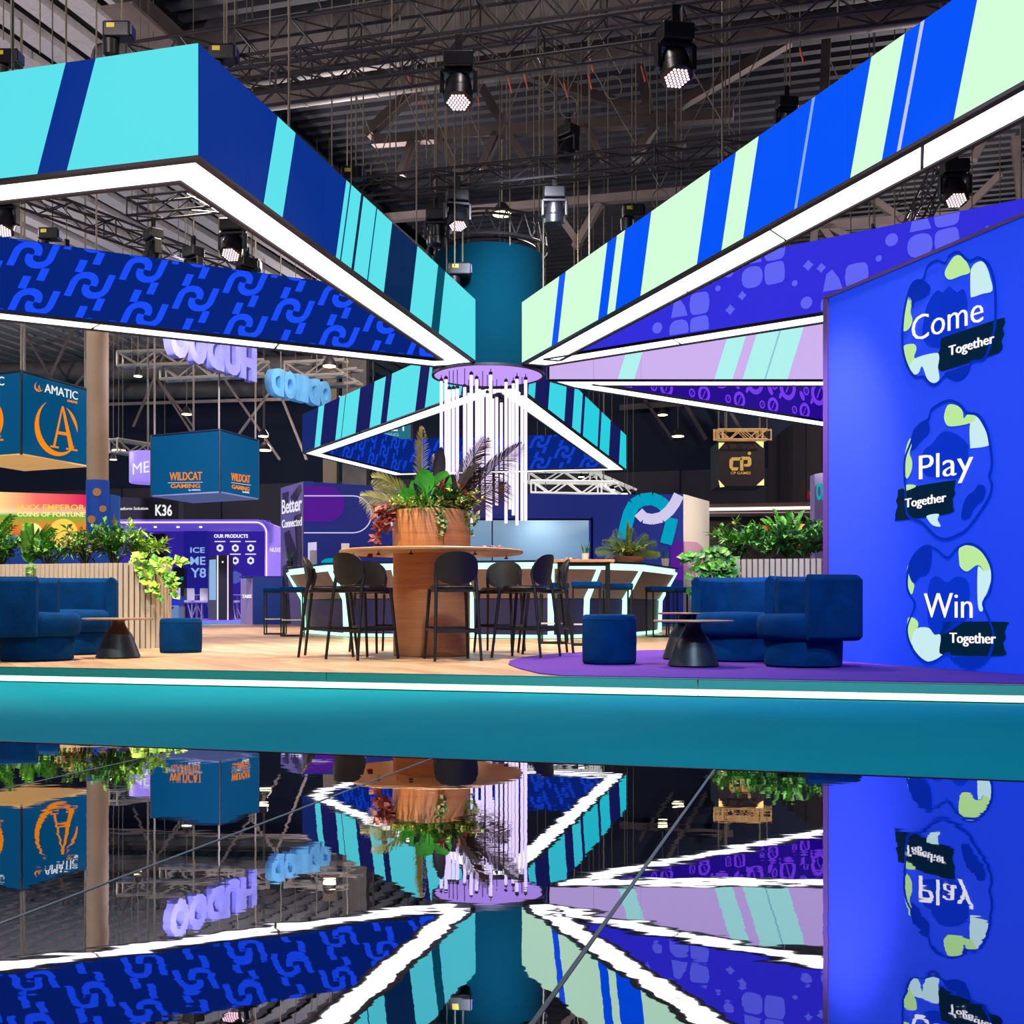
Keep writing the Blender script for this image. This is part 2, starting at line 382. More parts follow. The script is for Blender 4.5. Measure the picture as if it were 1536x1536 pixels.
# hall walls
wb = struct('wall_back', quad_st(MB(), -75, 45, 62, 62.3, 0, 8), M['hall_wall'])
struct('upper_wall_panel', quad_st(MB(), -75, 45, 61.9, 62.2, 8.0, 15.2), M['hall_upper'], wb)
for i in range(12): quad_st(MB(), -50 + i * 7, -49.94 + i * 7, 61.86, 61.9, 0, 8).build('panel_joint', M['hall_upper'], wb)
ra, rb2 = G(1152, 60), G(1420, 33)
mb = MB().prism([ra, rb2, rb2 + Vector((.4, .2, 0)), ra + Vector((.4, .2, 0))], (0, 0, 9.3)); wr = struct('wall_right', mb, mat('hall_wall_warm', (112, 98, 98), .85))
pr = Plane(ra, rb2)
for k in range(1, 9):
    q = pr.at(k * pr.L / 9, 0, .02); MB().obox(q, q + Vector((0, 0, 9.2)), .05, .02).build('panel_joint', M['hall_upper'], wr)

# ================================================================== LED PETALS
BZ, BH = CZ + 4.70, 1.18                                # underside of the LED frames, height of the screens
C_CYAN, C_NAVY, C_LIME, C_BLUE, C_LILAC, C_AQUA, C_DARK = (92, 226, 236), (4, 48, 140), (212, 255, 218), (0, 84, 250), (206, 178, 240), (176, 242, 238), (6, 40, 84)
def face_u(a, b, x):                                    # metres from a towards b where image column x meets the face
    k = (x - 768) / FPX; t = (k * a[1] - a[0]) / ((b[0] - a[0]) - k * (b[1] - a[1])); return t * math.dist(a[:2], b[:2])
def stripes(name, a, b, first, xs, slant=.31, strength=1.0):
    L = math.dist(a[:2], b[:2]) + 1; st_ = [(0, first)] + [(face_u(a, b, x) + .5, c) for x, c in xs]
    return ramp_mat(name, st_, slant, L, strength)
def chain_motif(cx, cz, h):                             # list of polygons (u,z): interlocked hooks and two dashes, h = motif height
    w = h * .30; out = []; sk = .42
    def P2(x, y): return (cx + (x + y * sk) * h, cz + y * h)
    def arc(ox, oy, r, a0, a1, n=9):
        pts = [(ox + r * math.cos(math.radians(a0 + (a1 - a0) * i / n)), oy + r * math.sin(math.radians(a0 + (a1 - a0) * i / n)) * .85) for i in range(n + 1)]
        return pts
    def band(path):
        for p, q in zip(path, path[1:]):
            dx, dy = q[0] - p[0], q[1] - p[1]; L = math.hypot(dx, dy) or 1; nx, ny = -dy / L * .22, dx / L * .22; ex, ey = dx / L * .02, dy / L * .02
            out.append([P2(p[0] + nx - ex, p[1] + ny - ey), P2(q[0] + nx + ex, q[1] + ny + ey), P2(q[0] - nx + ex, q[1] - ny + ey), P2(p[0] - nx - ex, p[1] - ny - ey)])
    band([(-1.05, -.85), (-1.05, .05)] + arc(-.42, .12, .63, 180, -12, 14))
    band([(1.05, .85), (1.05, -.05)] + arc(.42, -.12, .63, 0, -192, 14))
    for ox, oy in ((-1.05, 1.2), (1.05, -1.2)):
        out.append([P2(ox - .24, oy - .42), P2(ox + .24, oy - .42), P2(ox + .24, oy + .42), P2(ox - .24, oy + .42)])
    return out
def blob(cx, cz, rx, rz, n=14, sq=1.0, rot=0, dent=0):
    p = []
    for i in range(n):
        a = 2 * PI * i / n; c, s_ = math.cos(a), math.sin(a); k = sq
        x = rx * math.copysign(abs(c) ** k, c) * (1 - dent * abs(math.sin(2 * a))); z = rz * math.copysign(abs(s_) ** k, s_)
        p.append((cx + x * math.cos(rot) - z * math.sin(rot), cz + x * math.sin(rot) + z * math.cos(rot)))
    return p
def clip(poly, lo, hi, ax):
    for sgn, lim in ((1, lo), (-1, hi)):
        out = []
        for i in range(len(poly)):
            a, b = poly[i - 1], poly[i]; da, db = (a[ax] - lim) * sgn, (b[ax] - lim) * sgn
            if (da < 0) != (db < 0):
                t = da / (da - db); out.append(tuple(a[k] + (b[k] - a[k]) * t for k in (0, 1)))
            if db >= 0: out.append(b)
        poly = out
        if len(poly) < 3: return []
    return poly
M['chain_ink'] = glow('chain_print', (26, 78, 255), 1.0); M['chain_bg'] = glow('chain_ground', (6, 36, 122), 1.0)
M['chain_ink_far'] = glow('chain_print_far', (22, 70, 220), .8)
M['flower_bg'] = glow('violet_blue_ground', (52, 48, 224), .95); M['flower_ink'] = glow('flower_print', (100, 104, 250), .95)
M['ring_bg'] = glow('deep_violet_ground', (38, 12, 150), .9); M['ring_ink'] = glow('ring_print', (122, 60, 244), .95)
def pattern_chain(L):
    r = []; j = 0; u = -.2
    while u < L + 1:
        for k in (-1, 0, 1, 2): r += chain_motif(u, .20 + k * .76, .25) + chain_motif(u + .86, .58 + k * .76 - .76, .25)
        u += 1.72
    return r
def pattern_flower(L):
    r = []; u = .35; j = 0
    while u < L + .6:
        z = (.30, .98)[j % 2]
        for dz in (0, ) :
            a = .19
            r.append([(u - .2 - a * .8, z + .03), (u - .2 - a * .5, z + .3), (u - .2, z + .36), (u - .2 + a * .6, z + .2), (u - .2 + a * .9, z + .03)])
            r.append(blob(u + .2, z + .2, .19, .19, 16, .45, 0, .08)); r.append(blob(u - .2, z - .2, .19, .18, 14, .8)); r.append(blob(u + .2, z - .2, .18, .18, 16, .4, .05, .06))
        r.append(blob(u + .75, (.95, .2)[j % 2], .1, .1, 12)); r.append(blob(u + .55, (.7, .55)[j % 2], .05, .05, 10)); r.append(blob(u - .6, (.8, .3)[j % 2], .09, .09, 8, 2.2)); r.append(blob(u + 1.0, (.5, .72)[j % 2], .08, .08, 8, 2.2))
        u += 1.38; j += 1
    return r
def pattern_ring(L):
    r = []; u = .3; j = 0
    def ringp(cx, cz, R, w, n=18):
        for i in range(n):
            a, b = 2 * PI * i / n, 2 * PI * (i + 1) / n
            r.append([(cx + R * math.cos(a), cz + R * math.sin(a)), (cx + R * math.cos(b), cz + R * math.sin(b)), (cx + (R - w) * math.cos(b), cz + (R - w) * math.sin(b)), (cx + (R - w) * math.cos(a), cz + (R - w) * math.sin(a))])
        r.append([(cx + R * .30, cz + R * .45), (cx + R * .12, cz + R * .38), (cx - R * .30, cz - R * .45), (cx - R * .12, cz - R * .38)])
    while u < L + .4:
        ringp(u, .66, .31, .12); ringp(u + .66, .16, .2, .08); ringp(u + .72, .66, .11, .04); ringp(u + .26, .14, .10, .035); ringp(u + .6, 1.08, .2, .08)
        r.append(blob(u + .56, .52, .14, .07, 10, 1, -.9)); r.append(blob(u + .95, .44, .10, .05, 8, 1, 1.0)); r.append(blob(u + .5, .95, .11, .06, 8, 1, -.6))
        u += 1.22
    return r
def inset(poly, w):
    n = len(poly); out = []; A = sum(poly[i][0] * poly[(i + 1) % n][1] - poly[(i + 1) % n][0] * poly[i][1] for i in range(n)); sg = 1 if A > 0 else -1
    for i in range(n):
        a, b, c = Vector(poly[i - 1]), Vector(poly[i]), Vector(poly[(i + 1) % n]); d1, d2 = (b - a).normalized(), (c - b).normalized()
        n1, n2 = Vector((-d1.y, d1.x)) * sg, Vector((-d2.y, d2.x)) * sg; m = (n1 + n2); m = m / max(.25, m.dot(n1))
        out.append(tuple(b + m * w))
    return out
def screen_wall(a, b, nrm, m, parent, seg, pattern=None, ink=None, bg=None):
    """a row of LED cabinets from a to b (image left to right), facing nrm; optional print shapes on it"""
    a3, b3 = Vector((*a, 0)), Vector((*b, 0)); L = (b3 - a3).length; u = (b3 - a3) / L; n = max(1, round(L / seg))
    for i in range(n):
        p, q = a3 + u * (L * i / n + .004), a3 + u * (L * (i + 1) / n - .004)
        mb = MB().prism([p + Vector((0, 0, BZ + .012)), q + Vector((0, 0, BZ + .012)), q + Vector((0, 0, BZ + BH)), p + Vector((0, 0, BZ + BH))], -nrm * .05)
        mb.uv = [((Vector(v) - a3).dot(u) + (.5 if not pattern else 0), v[2] - BZ) for v in mb.v]
        mb.build('screen_panel', m, parent)
    if pattern:
        mb = MB()
        for pg in pattern(L):
            pg = clip(pg, .0 + .03, BH - .01, 1)
            if pg: pg = clip(pg, .02, L - .02, 0)
            if not pg: continue
            mb.prism([a3 + u * x + nrm * .003 + Vector((0, 0, BZ + z)) for x, z in pg], nrm * .004)
        o = mb.build('screen_graphics', ink, parent); o['kind'] = 'stuff'
def petal(label, poly, outer, inner, w=.6, lights=None, seg=1.0):
    """poly: plan corners (hub first). outer/inner: {edge index: material or (material, pattern, ink)}"""
    ins = inset(poly, w); n = len(poly); c = sum((Vector((*p, 0)) for p in poly), Vector()) / n
    root = wthing('hanging_light_frame', (c.x, c.y, BZ), label, 'LED frame', None)
    A = sum(poly[i][0] * poly[(i + 1) % n][1] - poly[(i + 1) % n][0] * poly[i][1] for i in range(n)); sg = 1 if A > 0 else -1
    oi, ii = inset(poly, .06), inset(poly, w - .06)
    body = MB(); li = MB()
    for i in range(n):
        j = (i + 1) % n
        body.prism([Vector((*oi[i], BZ)), Vector((*oi[j], BZ)), Vector((*ii[j], BZ)), Vector((*ii[i], BZ))], (0, 0, BH - .01))
        d = (Vector(poly[j]) - Vector(poly[i])).normalized(); nin = Vector((-d.y, d.x, 0)) * sg
        # rims of the underside
        for q0, q1 in ((inset(poly, .0), inset(poly, .085)), (inset(poly, w - .07), inset(poly, w))):
            body.prism([Vector((*q0[i], BZ - .03)), Vector((*q0[j], BZ - .03)), Vector((*q1[j], BZ - .03)), Vector((*q1[i], BZ - .03))], (0, 0, .04))
        s0, s1 = inset(poly, .10), inset(poly, w - .085)
        p0, p1, r0, r1 = (Vector((*s0[i], 0)), Vector((*s0[j], 0)), Vector((*s1[i], 0)), Vector((*s1[j], 0)))
        ns = max(1, round((p1 - p0).length / 3.0))
        for k in range(ns):
            f0, f1 = k / ns + (.002 if k else 0), (k + 1) / ns - (.002 if k < ns - 1 else 0)
            MB().prism([p0.lerp(p1, f0) + Vector((0, 0, BZ - .016)), p0.lerp(p1, f1) + Vector((0, 0, BZ - .016)), r0.lerp(r1, f1) + Vector((0, 0, BZ - .016)), r0.lerp(r1, f0) + Vector((0, 0, BZ - .016))], (0, 0, .012)).build('soffit_light', M['white_light'], root)
        for side, table, ring, nn in ((0, outer, poly, -nin), (1, inner, ins, nin)):
            a, b = ring[i], ring[j]; spec = table.get(i)
            if spec is None: spec = (M['frame'], None, None)
            elif not isinstance(spec, tuple): spec = (spec, None, None)
            if a[0] / max(a[1], .1) > b[0] / max(b[1], .1): a, b = b, a
            screen_wall(a, b, nn, spec[0], root, seg, spec[1], spec[2])
    body.build('frame_body', M['frame'], root)
    for i in range(n):
        a, b = Vector((*inset(poly, w / 2)[i], 0)), Vector((*inset(poly, w / 2)[(i + 1) % n], 0)); k = max(1, int((b - a).length / 4))
        for j in range(k):
            p = a.lerp(b, (j + .5) / k); MB().tube([(p.x, p.y, BZ + BH - .02), (p.x, p.y, roof_z(p.x, p.y))], .014, 5).build('hanger', M['cable'], root)
    return root
A1 = (-3.28, 11.85); H1 = (-.65, 22.0); C1 = (-1.54, 22.25); B1 = (-3.28 - .964 * 9.4, 11.85 + .266 * 9.4)
m_f1 = ramp_mat('cyan_navy_stripes', [(0, C_NAVY), (2.2, C_CYAN), (math.dist(A1, B1) - 2.02 + .5, C_NAVY), (math.dist(A1, B1) - 1.61 + .5, C_CYAN)], .31, 12)
m_f2 = stripes('navy_cyan_stripes', A1, H1, C_NAVY, [(392.7, C_CYAN), (421.5, C_NAVY), (502, C_CYAN), (509, (8, 80, 130)), (510.5, C_CYAN), (526, C_DARK), (530, C_CYAN), (549, (8, 80, 130)), (550.5, C_CYAN), (575, C_DARK), (614, C_CYAN), (646, (0, 76, 100)), (658, C_CYAN)])
chain = (M['chain_bg'], pattern_chain, M['chain_ink'])
petal('hanging LED frame above the sofas, cyan and navy stripes outside, chain pattern inside', [H1, A1, B1, (-12.8, 16.3), C1], {0: m_f2, 1: m_f1}, {3: chain, 1: chain}, seg=1.0)
P2 = (.19 + 4.4 * 1.12, 22 - 11.83 * 1.12); H2 = (.19, 22.0)
m_f3 = stripes('lime_blue_stripes', H2, P2, C_LIME, [(827, C_BLUE), (836.6, C_LIME), (895.6, C_BLUE), (910, C_LIME), (921, C_BLUE), (938, (120, 160, 250)), (939.2, C_BLUE), (958.7, C_LIME), (1042, C_BLUE), (1079.3, C_LIME), (1114, C_BLUE), (1189, (130, 170, 250)), (1191, C_BLUE), (1274, C_LIME), (1321, C_BLUE), (1343, (190, 200, 250)), (1345.5, C_BLUE), (1427, C_LIME)])
petal('hanging LED frame reaching over the blue slogan wall, lime and blue stripes', [H2, P2, (10.2, 15.0), (.68, 22.2)], {0: m_f3}, {2: (M['flower_bg'], pattern_flower, M['flower_ink']), 1: (M['flower_bg'], pattern_flower, M['flower_ink'])})
H3, L3 = (.72, 23.6), (8.6, 23.6)
m_f4 = stripes('lilac_aqua_stripes', H3, L3, C_LILAC, [(926, C_AQUA), (949, C_LILAC), (1069, C_AQUA), (1074, (140, 200, 215)), (1075.2, C_AQUA), (1098, C_LILAC), (1112, C_AQUA), (1145.5, (140, 200, 215)), (1147, C_AQUA), (1179, C_LILAC)])
petal('hanging LED frame with lilac and aqua stripes facing out, violet ring pattern inside', [H3, L3, (8.9, 30.3), (1.29, 24.4)], {0: m_f4}, {2: (M['ring_bg'], pattern_ring, M['ring_ink']), 1: (M['ring_bg'], pattern_ring, M['ring_ink'])})
H4, L4, M4, R4 = (-.62, 24.4), (-6.46, 34.9), (-4.27, 40.8), (3.95, 39.2)
C_IND = (22, 26, 92)
m_f5 = stripes('cyan_indigo_stripes', L4, H4, (20, 40, 108), [(471.6, C_CYAN), (480, C_IND), (502.5, C_CYAN), (511, C_IND), (512.2, C_CYAN), (533, C_IND), (553, C_CYAN), (570, C_IND), (579, C_CYAN), (622, C_IND), (637, C_CYAN), (690, C_IND)])
m_f6 = stripes('teal_indigo_stripes', (.15, 24.4), R4, C_IND, [(792, (60, 214, 230)), (801, C_IND), (822, (60, 214, 230)), (846, C_IND), (858, (60, 214, 230)), (870, C_IND), (874, (40, 208, 224)), (896, C_IND), (899, (40, 208, 224)), (913, C_IND), (928, (40, 208, 224))])
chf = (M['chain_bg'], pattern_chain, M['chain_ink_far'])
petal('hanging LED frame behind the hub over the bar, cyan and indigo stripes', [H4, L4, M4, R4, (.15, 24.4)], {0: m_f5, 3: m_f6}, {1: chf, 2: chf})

# hub drum, ring truss, lilac disc and light tubes
HC = Vector((-.48, 22.9, 0)); HR = 1.13
hub = thing('hub_drum', (HC.x, HC.y, BZ - .06), 'dark teal cylindrical hub hanging where the LED frames meet, lilac disc underneath', 'hub')
MB().lathe([(HR * .97, .02), (HR, .02), (HR, 2.35), (HR * .97, 2.35)], n=64).build('drum_shell', M['teal_drum'], hub, smooth=40)
MB().lathe([(HR * .97, 0), (HR * .97, .012)], n=64).build('glowing_disc', M['hub_disc'], hub)
MB().lathe([(HR * .965, -.02), (HR * 1.01, -.02), (HR * 1.01, .03), (HR * .965, .03), (HR * .965, -.02)], n=64).build('rim', M['frame'], hub, smooth=40)
rt = MB()
for z in (2.5, 2.95):
    for r in (HR * 1.08, HR * .86):
        for k in range(40):
            a, b = 2 * PI * k / 40, 2 * PI * (k + 1) / 40; rt.tube([(r * math.cos(a), r * math.sin(a), z), (r * math.cos(b), r * math.sin(b), z)], .028, 5)
for k in range(40):
    a, b = 2 * PI * k / 40, 2 * PI * (k + 1) / 40; r = HR * 1.08; z0, z1 = (2.5, 2.95) if k % 2 else (2.95, 2.5)
    rt.tube([(r * math.cos(a), r * math.sin(a), z0), (r * math.cos(b), r * math.sin(b), z1)], .016, 4)
rt.build('ring_truss', M['dark_steel'], hub)
for k in range(4): MB().tube([(HR * math.cos(k * PI / 2 + .4), HR * math.sin(k * PI / 2 + .4), 2.3), (HR * math.cos(k * PI / 2 + .4), HR * math.sin(k * PI / 2 + .4), 14.84 - BZ)], .014, 5).build('hanger', M['cable'], hub)
tubes = [(662, 700), (669, 720), (674, 712), (686, 745), (697, 758), (707, 784), (715, 740), (724, 741), (731, 781), (736, 781), (745, 758), (752, 722), (759, 785), (765, 764), (770, 773), (775.5, 788), (783, 781), (788.5, 781), (680, 735), (719, 700), (739, 700), (703, 705)]
def mk_tube(L):
    o = thing('light_tube', (0, 0, 0), 'slim white glowing light tube hanging in the cluster under the lilac hub disc', 'light tube', 'light tubes under the hub')
    MB().lathe([(.032, -L), (.032, 0)], n=12).build('tube', M['tube_light'], o, smooth=40)
    MB().lathe([(.038, .0), (.038, .05), (.012, .07)], n=12).build('end_cap', M['frame'], o, smooth=40)
    return o
used = []
for i, (x, yb) in enumerate(tubes):
    a = (x - 732) / FPX * 22.9
    for _try in range(200):
        dy = random.uniform(-1, 1) * math.sqrt(max(0, (HR * .9) ** 2 - (a) ** 2)) if abs(a) < HR * .9 else random.uniform(-.05, .05)
        d = HC.y + dy; X = (x - 768) * d / FPX
        if all(math.hypot(X - u_, d - v_) > .085 for u_, v_ in used): break
    used.append((X, d)); zt = BZ - random.choice([.16, .2, .28, .35, .45]); zb = CZ + (HY - yb) * d / FPX
    o = mk_tube(zt - zb); o.location = (X, d, zt)
    MB().tube([(0, 0, .06), (0, 0, BZ - .075 - zt)], .008, 4).build('cord', M['frame'], o)

# ================================================================== SLOGAN WALL
WA, WB_ = (2.86, 10.3), (3.66, 8.1); wv = Vector((WB_[0] - WA[0], WB_[1] - WA[1], 0)).normalized()
WE = Vector((*WA, 0)) + wv * 4.2
wp = Plane(WA, (WE.x, WE.y)); WH = 3.40
m_wall = mat('slogan_blue', (48, 64, 168), .7, 0, (0, 52, 204), .92, spec=.1)
sl = wthing('slogan_wall', (*WA, PLAT), 'tall blue illuminated wall reading Come Play Win Together at the platform edge', 'display wall')
top_z = lambda u: CZ + 2.80
a0, a1 = wp.at(0, PLAT), wp.at(4.2, PLAT)
MB().prism([wp.at(.03, PLAT + .01), wp.at(4.2, PLAT + .01), wp.at(4.2, WH), wp.at(.03, WH + .02)], -wp.n * .3).build('lit_face', m_wall, sl)
M['wall_trim'] = mat('plum_trim', (84, 52, 110), .45, .1)
MB().prism([wp.at(-.04, PLAT + .01, .012), wp.at(.03, PLAT + .01, .012), wp.at(.03, WH + .03, .012), wp.at(-.04, WH + .03, .012)], -wp.n * .33).build('edge_trim', M['wall_trim'], sl)
MB().prism([wp.at(-.04, WH + .015, .012), wp.at(4.2, WH + .005, .012), wp.at(4.2, WH + .03, .012), wp.at(-.04, WH + .045, .012)], -wp.n * .33).build('edge_trim', M['wall_trim'], sl)
G_LIME, G_ICE, G_DK, G_DK2, G_PLATE, G_TXT = glow('print_lime', (192, 240, 160), .95), glow('print_ice', (206, 242, 246), .95), glow('print_dark_blue', (4, 44, 178), 1.0), glow('print_deep_blue', (6, 50, 200), 1.0), glow('print_plate', (2, 34, 62), .9), glow('print_text', (250, 246, 255), 1.1)
ZA, ZB = (1220, 340, 4.2658), (1220, 680, 4.2658)
def logo(shapes, zoom):
    for i, (m, pts, sm) in enumerate(shapes): print_px(wp, pts, m, sl, 'logo_shape', off=.004 + .0012 * (i % 4), th=.003, smooth=sm or 4, zoom=zoom)
ring_px(wp, [(570, 600), (600, 440), (650, 350), (700, 330), (730, 250), (790, 210), (845, 225), (870, 180), (930, 155), (1000, 210), (1060, 190), (1130, 240), (1170, 380), (1172, 600), (1150, 720), (1100, 850), (1020, 870), (990, 930), (920, 988), (850, 962), (800, 1010), (755, 1020), (700, 970), (650, 970), (600, 900), (568, 780)], G_DK, sl, .022, 'logo_outline', zoom=ZA)
ring_px(wp, [(580, 1500), (620, 1380), (650, 1290), (730, 1230), (760, 1160), (860, 1105), (940, 1130), (985, 1180), (1060, 1200), (1120, 1300), (1145, 1440), (1150, 1530), (1135, 1600), (1150, 1660), (1120, 1760), (1000, 1930), (930, 1980), (840, 2010), (770, 1980), (690, 1900), (600, 1850), (585, 1700)], G_DK, sl, .022, 'logo_outline', zoom=ZA)
ring_px(wp, [(600, 760), (640, 650), (720, 585), (790, 610), (860, 660), (920, 600), (1000, 570), (1090, 620), (1150, 740), (1140, 880), (1095, 960), (1130, 1060), (1160, 1180), (1120, 1320), (1010, 1385), (900, 1330), (860, 1290), (740, 1350), (640, 1270), (595, 1130), (645, 970), (600, 880)], G_DK, sl, .022, 'logo_outline', zoom=ZB)
come = [(G_DK2, [(740, 480), (790, 410), (830, 420), (870, 385), (920, 420), (960, 400), (985, 480), (975, 600), (960, 700), (880, 760), (760, 770), (700, 700), (715, 560)], 4),
        (G_DK, [(600, 440), (630, 360), (680, 335), (740, 370), (745, 420), (700, 460), (650, 480), (640, 520), (615, 470)], 4),
        (G_LIME, [(843, 290), (870, 235), (905, 190), (940, 185), (975, 215), (1003, 290), (940, 315), (880, 338), (852, 325)], 4),
        (G_ICE, [(1008, 290), (1030, 255), (1058, 225), (1085, 225), (1110, 260), (1130, 320), (1145, 408), (1080, 430), (1020, 450), (1008, 435)], 0),
        (G_LIME, [(1008, 286), (1025, 245), (1058, 226), (1045, 262)], 0),
        (G_LIME, [(603, 450), (630, 478), (622, 545), (634, 600), (610, 655), (573, 660), (580, 540)], 4),
        (G_LIME, [(577, 768), (640, 750), (660, 780), (645, 830), (652, 852), (620, 912), (590, 850)], 0),
        (G_ICE, [(618, 912), (650, 845), (780, 808), (806, 832), (798, 900), (806, 975), (770, 1000), (730, 972), (697, 892), (672, 938), (640, 944)], 0),
        (G_DK, [(840, 940), (900, 915), (1000, 885), (985, 950), (930, 990), (870, 975)], 4),
        (G_PLATE, [(820, 722), (860, 700), (1190, 590), (1222, 592), (1226, 620), (1213, 650), (1221, 690), (1205, 730), (1212, 770), (1192, 803), (1150, 822), (850, 918), (815, 920), (797, 900), (806, 865), (799, 825), (813, 780)], 0)]
logo(come, ZA)
text_px(wp, 'Come', *[1220 + 632 / 4.2658, 340 + 738 / 4.2658], *[1220 + 1085 / 4.2658, 340 + 604 / 4.2658], 38, G_TXT, sl, bold=-.012)
text_px(wp, 'Together', 1220 + 868 / 4.2658, 340 + 826 / 4.2658, 1220 + 1156 / 4.2658, 340 + 742 / 4.2658, 14.5, G_TXT, sl, bold=-.004, off=.018)
play = [(G_DK2, [(760, 1390), (820, 1320), (870, 1310), (930, 1340), (985, 1390), (990, 1440), (960, 1600), (760, 1600), (700, 1560), (705, 1440)], 4),
        (G_DK, [(630, 1370), (660, 1280), (720, 1235), (740, 1260), (740, 1320), (690, 1370), (650, 1420), (620, 1430)], 4),
        (G_LIME, [(622, 1355), (630, 1400), (616, 1450), (632, 1500), (628, 1560), (600, 1612), (585, 1560), (585, 1480), (600, 1400)], 0),
        (G_LIME, [(865, 1140), (920, 1145), (955, 1180), (962, 1228), (985, 1205), (1015, 1196), (1045, 1215), (1005, 1256), (880, 1278), (845, 1250), (840, 1200)], 0),
        (G_ICE, [(1005, 1258), (1045, 1216), (1090, 1280), (1115, 1340), (1128, 1397), (1020, 1417), (1005, 1400)], 0),
        (G_LIME, [(587, 1655), (640, 1651), (655, 1665), (590, 1690)], 0),
        (G_DK, [(960, 1780), (990, 1720), (1030, 1690), (1060, 1650), (1100, 1670), (1090, 1740), (1030, 1800), (1000, 1860), (950, 1870)], 4),
        (G_ICE, [(728, 1850), (802, 1838), (795, 1875), (814, 1918), (770, 1912), (742, 1885)], 0),
        (G_PLATE, [(545, 1690), (575, 1675), (880, 1625), (908, 1636), (902, 1680), (907, 1710), (892, 1745), (894, 1790), (870, 1836), (550, 1880), (526, 1868), (530, 1820), (541, 1788), (531, 1755), (541, 1725)], 0)]
logo(play, ZA)
text_px(wp, 'Play', 1220 + 678 / 4.2658, 680 + 168 / 4.2658, 1220 + 1020 / 4.2658, 680 + 128 / 4.2658, 37, G_TXT, sl, bold=-.010)
text_px(wp, 'Together', 1220 + 588 / 4.2658, 680 + 348 / 4.2658, 1220 + 848 / 4.2658, 680 + 308 / 4.2658, 13.5, G_TXT, sl, bold=-.004, off=.018)
win = [(G_DK2, [(735, 880), (760, 800), (800, 790), (855, 825), (920, 788), (980, 810), (1000, 880), (990, 1000), (960, 1080), (800, 1170), (740, 1110)], 4),
       (G_DK, [(620, 700), (680, 620), (750, 590), (755, 700), (730, 770), (680, 790), (640, 830), (610, 760)], 4),
       (G_LIME, [(937, 603), (1000, 590), (1070, 620), (1118, 680), (1138, 745), (1095, 752), (1072, 722), (1040, 718), (985, 755), (945, 730), (935, 690)], 0),
       (G_ICE, [(1053, 745), (1066, 726), (1092, 752), (1138, 746), (1140, 800), (1112, 890), (1086, 940), (1084, 1005), (1062, 1002), (1052, 920)], 0),
       (G_LIME, [(611, 716), (645, 772), (638, 818), (646, 850), (628, 902), (602, 830), (600, 762)], 0),
       (G_LIME, [(608, 1055), (640, 1052), (668, 1078), (668, 1112), (640, 1150), (630, 1235), (608, 1190), (602, 1120)], 0),
       (G_ICE, [(675, 1116), (740, 1118), (775, 1160), (815, 1165), (806, 1270), (826, 1292), (740, 1332), (672, 1302), (634, 1220), (640, 1150)], 0),
       (G_DK, [(900, 1310), (950, 1300), (1120, 1300), (1090, 1350), (1010, 1380), (940, 1360)], 4),
       (G_PLATE, [(830, 1085), (850, 1078), (1222, 1078), (1238, 1102), (1225, 1145), (1232, 1180), (1215, 1215), (1222, 1250), (1203, 1297), (830, 1290), (806, 1268), (808, 1232), (819, 1200), (811, 1160), (823, 1125)], 0)]
logo(win, ZB)
text_px(wp, 'Win', 1220 + 710 / 4.2658, 680 + 1050 / 4.2658, 1220 + 1016 / 4.2658, 680 + 1055 / 4.2658, 37.5, G_TXT, sl, bold=-.010)
text_px(wp, 'Together', 1220 + 874 / 4.2658, 680 + 1212 / 4.2658, 1220 + 1166 / 4.2658, 680 + 1218 / 4.2658, 15.5, G_TXT, sl, bold=-.004, off=.018)

# ================================================================== ROOF STEEL, DUCTS, TRUSSES, LAMPS
def truss(name, a, b, label, cat='truss', group=None, w=.30, h=.34, r=.026, m=None, pitch=.5, origin_mid=True):
    a, b = Vector(a), Vector(b); m = m or M['dark_steel']; u = (b - a).normalized(); L = (b - a).length
    n = u.cross(Vector((0, 0, 1))).normalized(); z = Vector((0, 0, 1)); root = wthing(name, (a + b) / 2, label, cat, group)
    cs = [(n * (i * w / 2) + z * (j * h / 2)) for i in (-1, 1) for j in (-1, 1)]
    for c in cs: MB().tube([a + c, b + c], r, 6).build('chord', m, root, smooth=40)
    k = max(2, int(L / pitch)); br = MB()
    for i in range(k):
        p, q = a + u * (L * i / k), a + u * (L * (i + 1) / k); f = i % 2
        for c0, c1 in ((0, 1), (2, 3), (1, 3), (0, 2)):
            x, y = (cs[c0], cs[c1]) if f else (cs[c1], cs[c0]); br.tube([p + x, q + y], r * .55, 4, False)
        if i % 4 == 0:
            for c0, c1 in ((0, 1), (1, 3), (3, 2), (2, 0)): br.tube([p + cs[c0], p + cs[c1]], r * .6, 4, False)
    o = br.build('bracing', m, root); o['kind'] = 'stuff'
    for f in (.15, .85):
        p = a.lerp(b, f); MB().tube([p, (p.x, p.y, roof_z(p.x, p.y))], .011, 4).build('hanger', M['cable'], root)
    return root
TZ = 8.45
def on(px, py, z):                                     # point at height z on the ray through a pixel
    d = (z - CZ) * FPX / (HY - py); return Vector(((px - 768) * d / FPX, d, z))
def line_e1(px, py, z, ds0, ds1):
    c = on(px, py, z); return c + E1 * ds0, c + E1 * ds1
truss('lighting_truss', *line_e1(760, 78, TZ, -5.5, 6.5), 'black lighting truss crossing high above the hub, two big lamps under it', w=.4, h=.42)
truss('lighting_truss', *line_e1(760, 262, TZ - .15, -3.4, 5.2), 'black lighting truss crossing just above the ring of the hub', w=.32, h=.34)
truss('lighting_truss', *line_e1(330, 300, TZ - .2, -1.9, .5), 'short black truss inside the striped frame over the sofas, running across', w=.34, h=.34)
truss('lighting_truss', on(30, 292, TZ - .2), on(400, 430, TZ - .2), 'long black truss inside the striped frame over the sofas, running away', w=.34, h=.34)
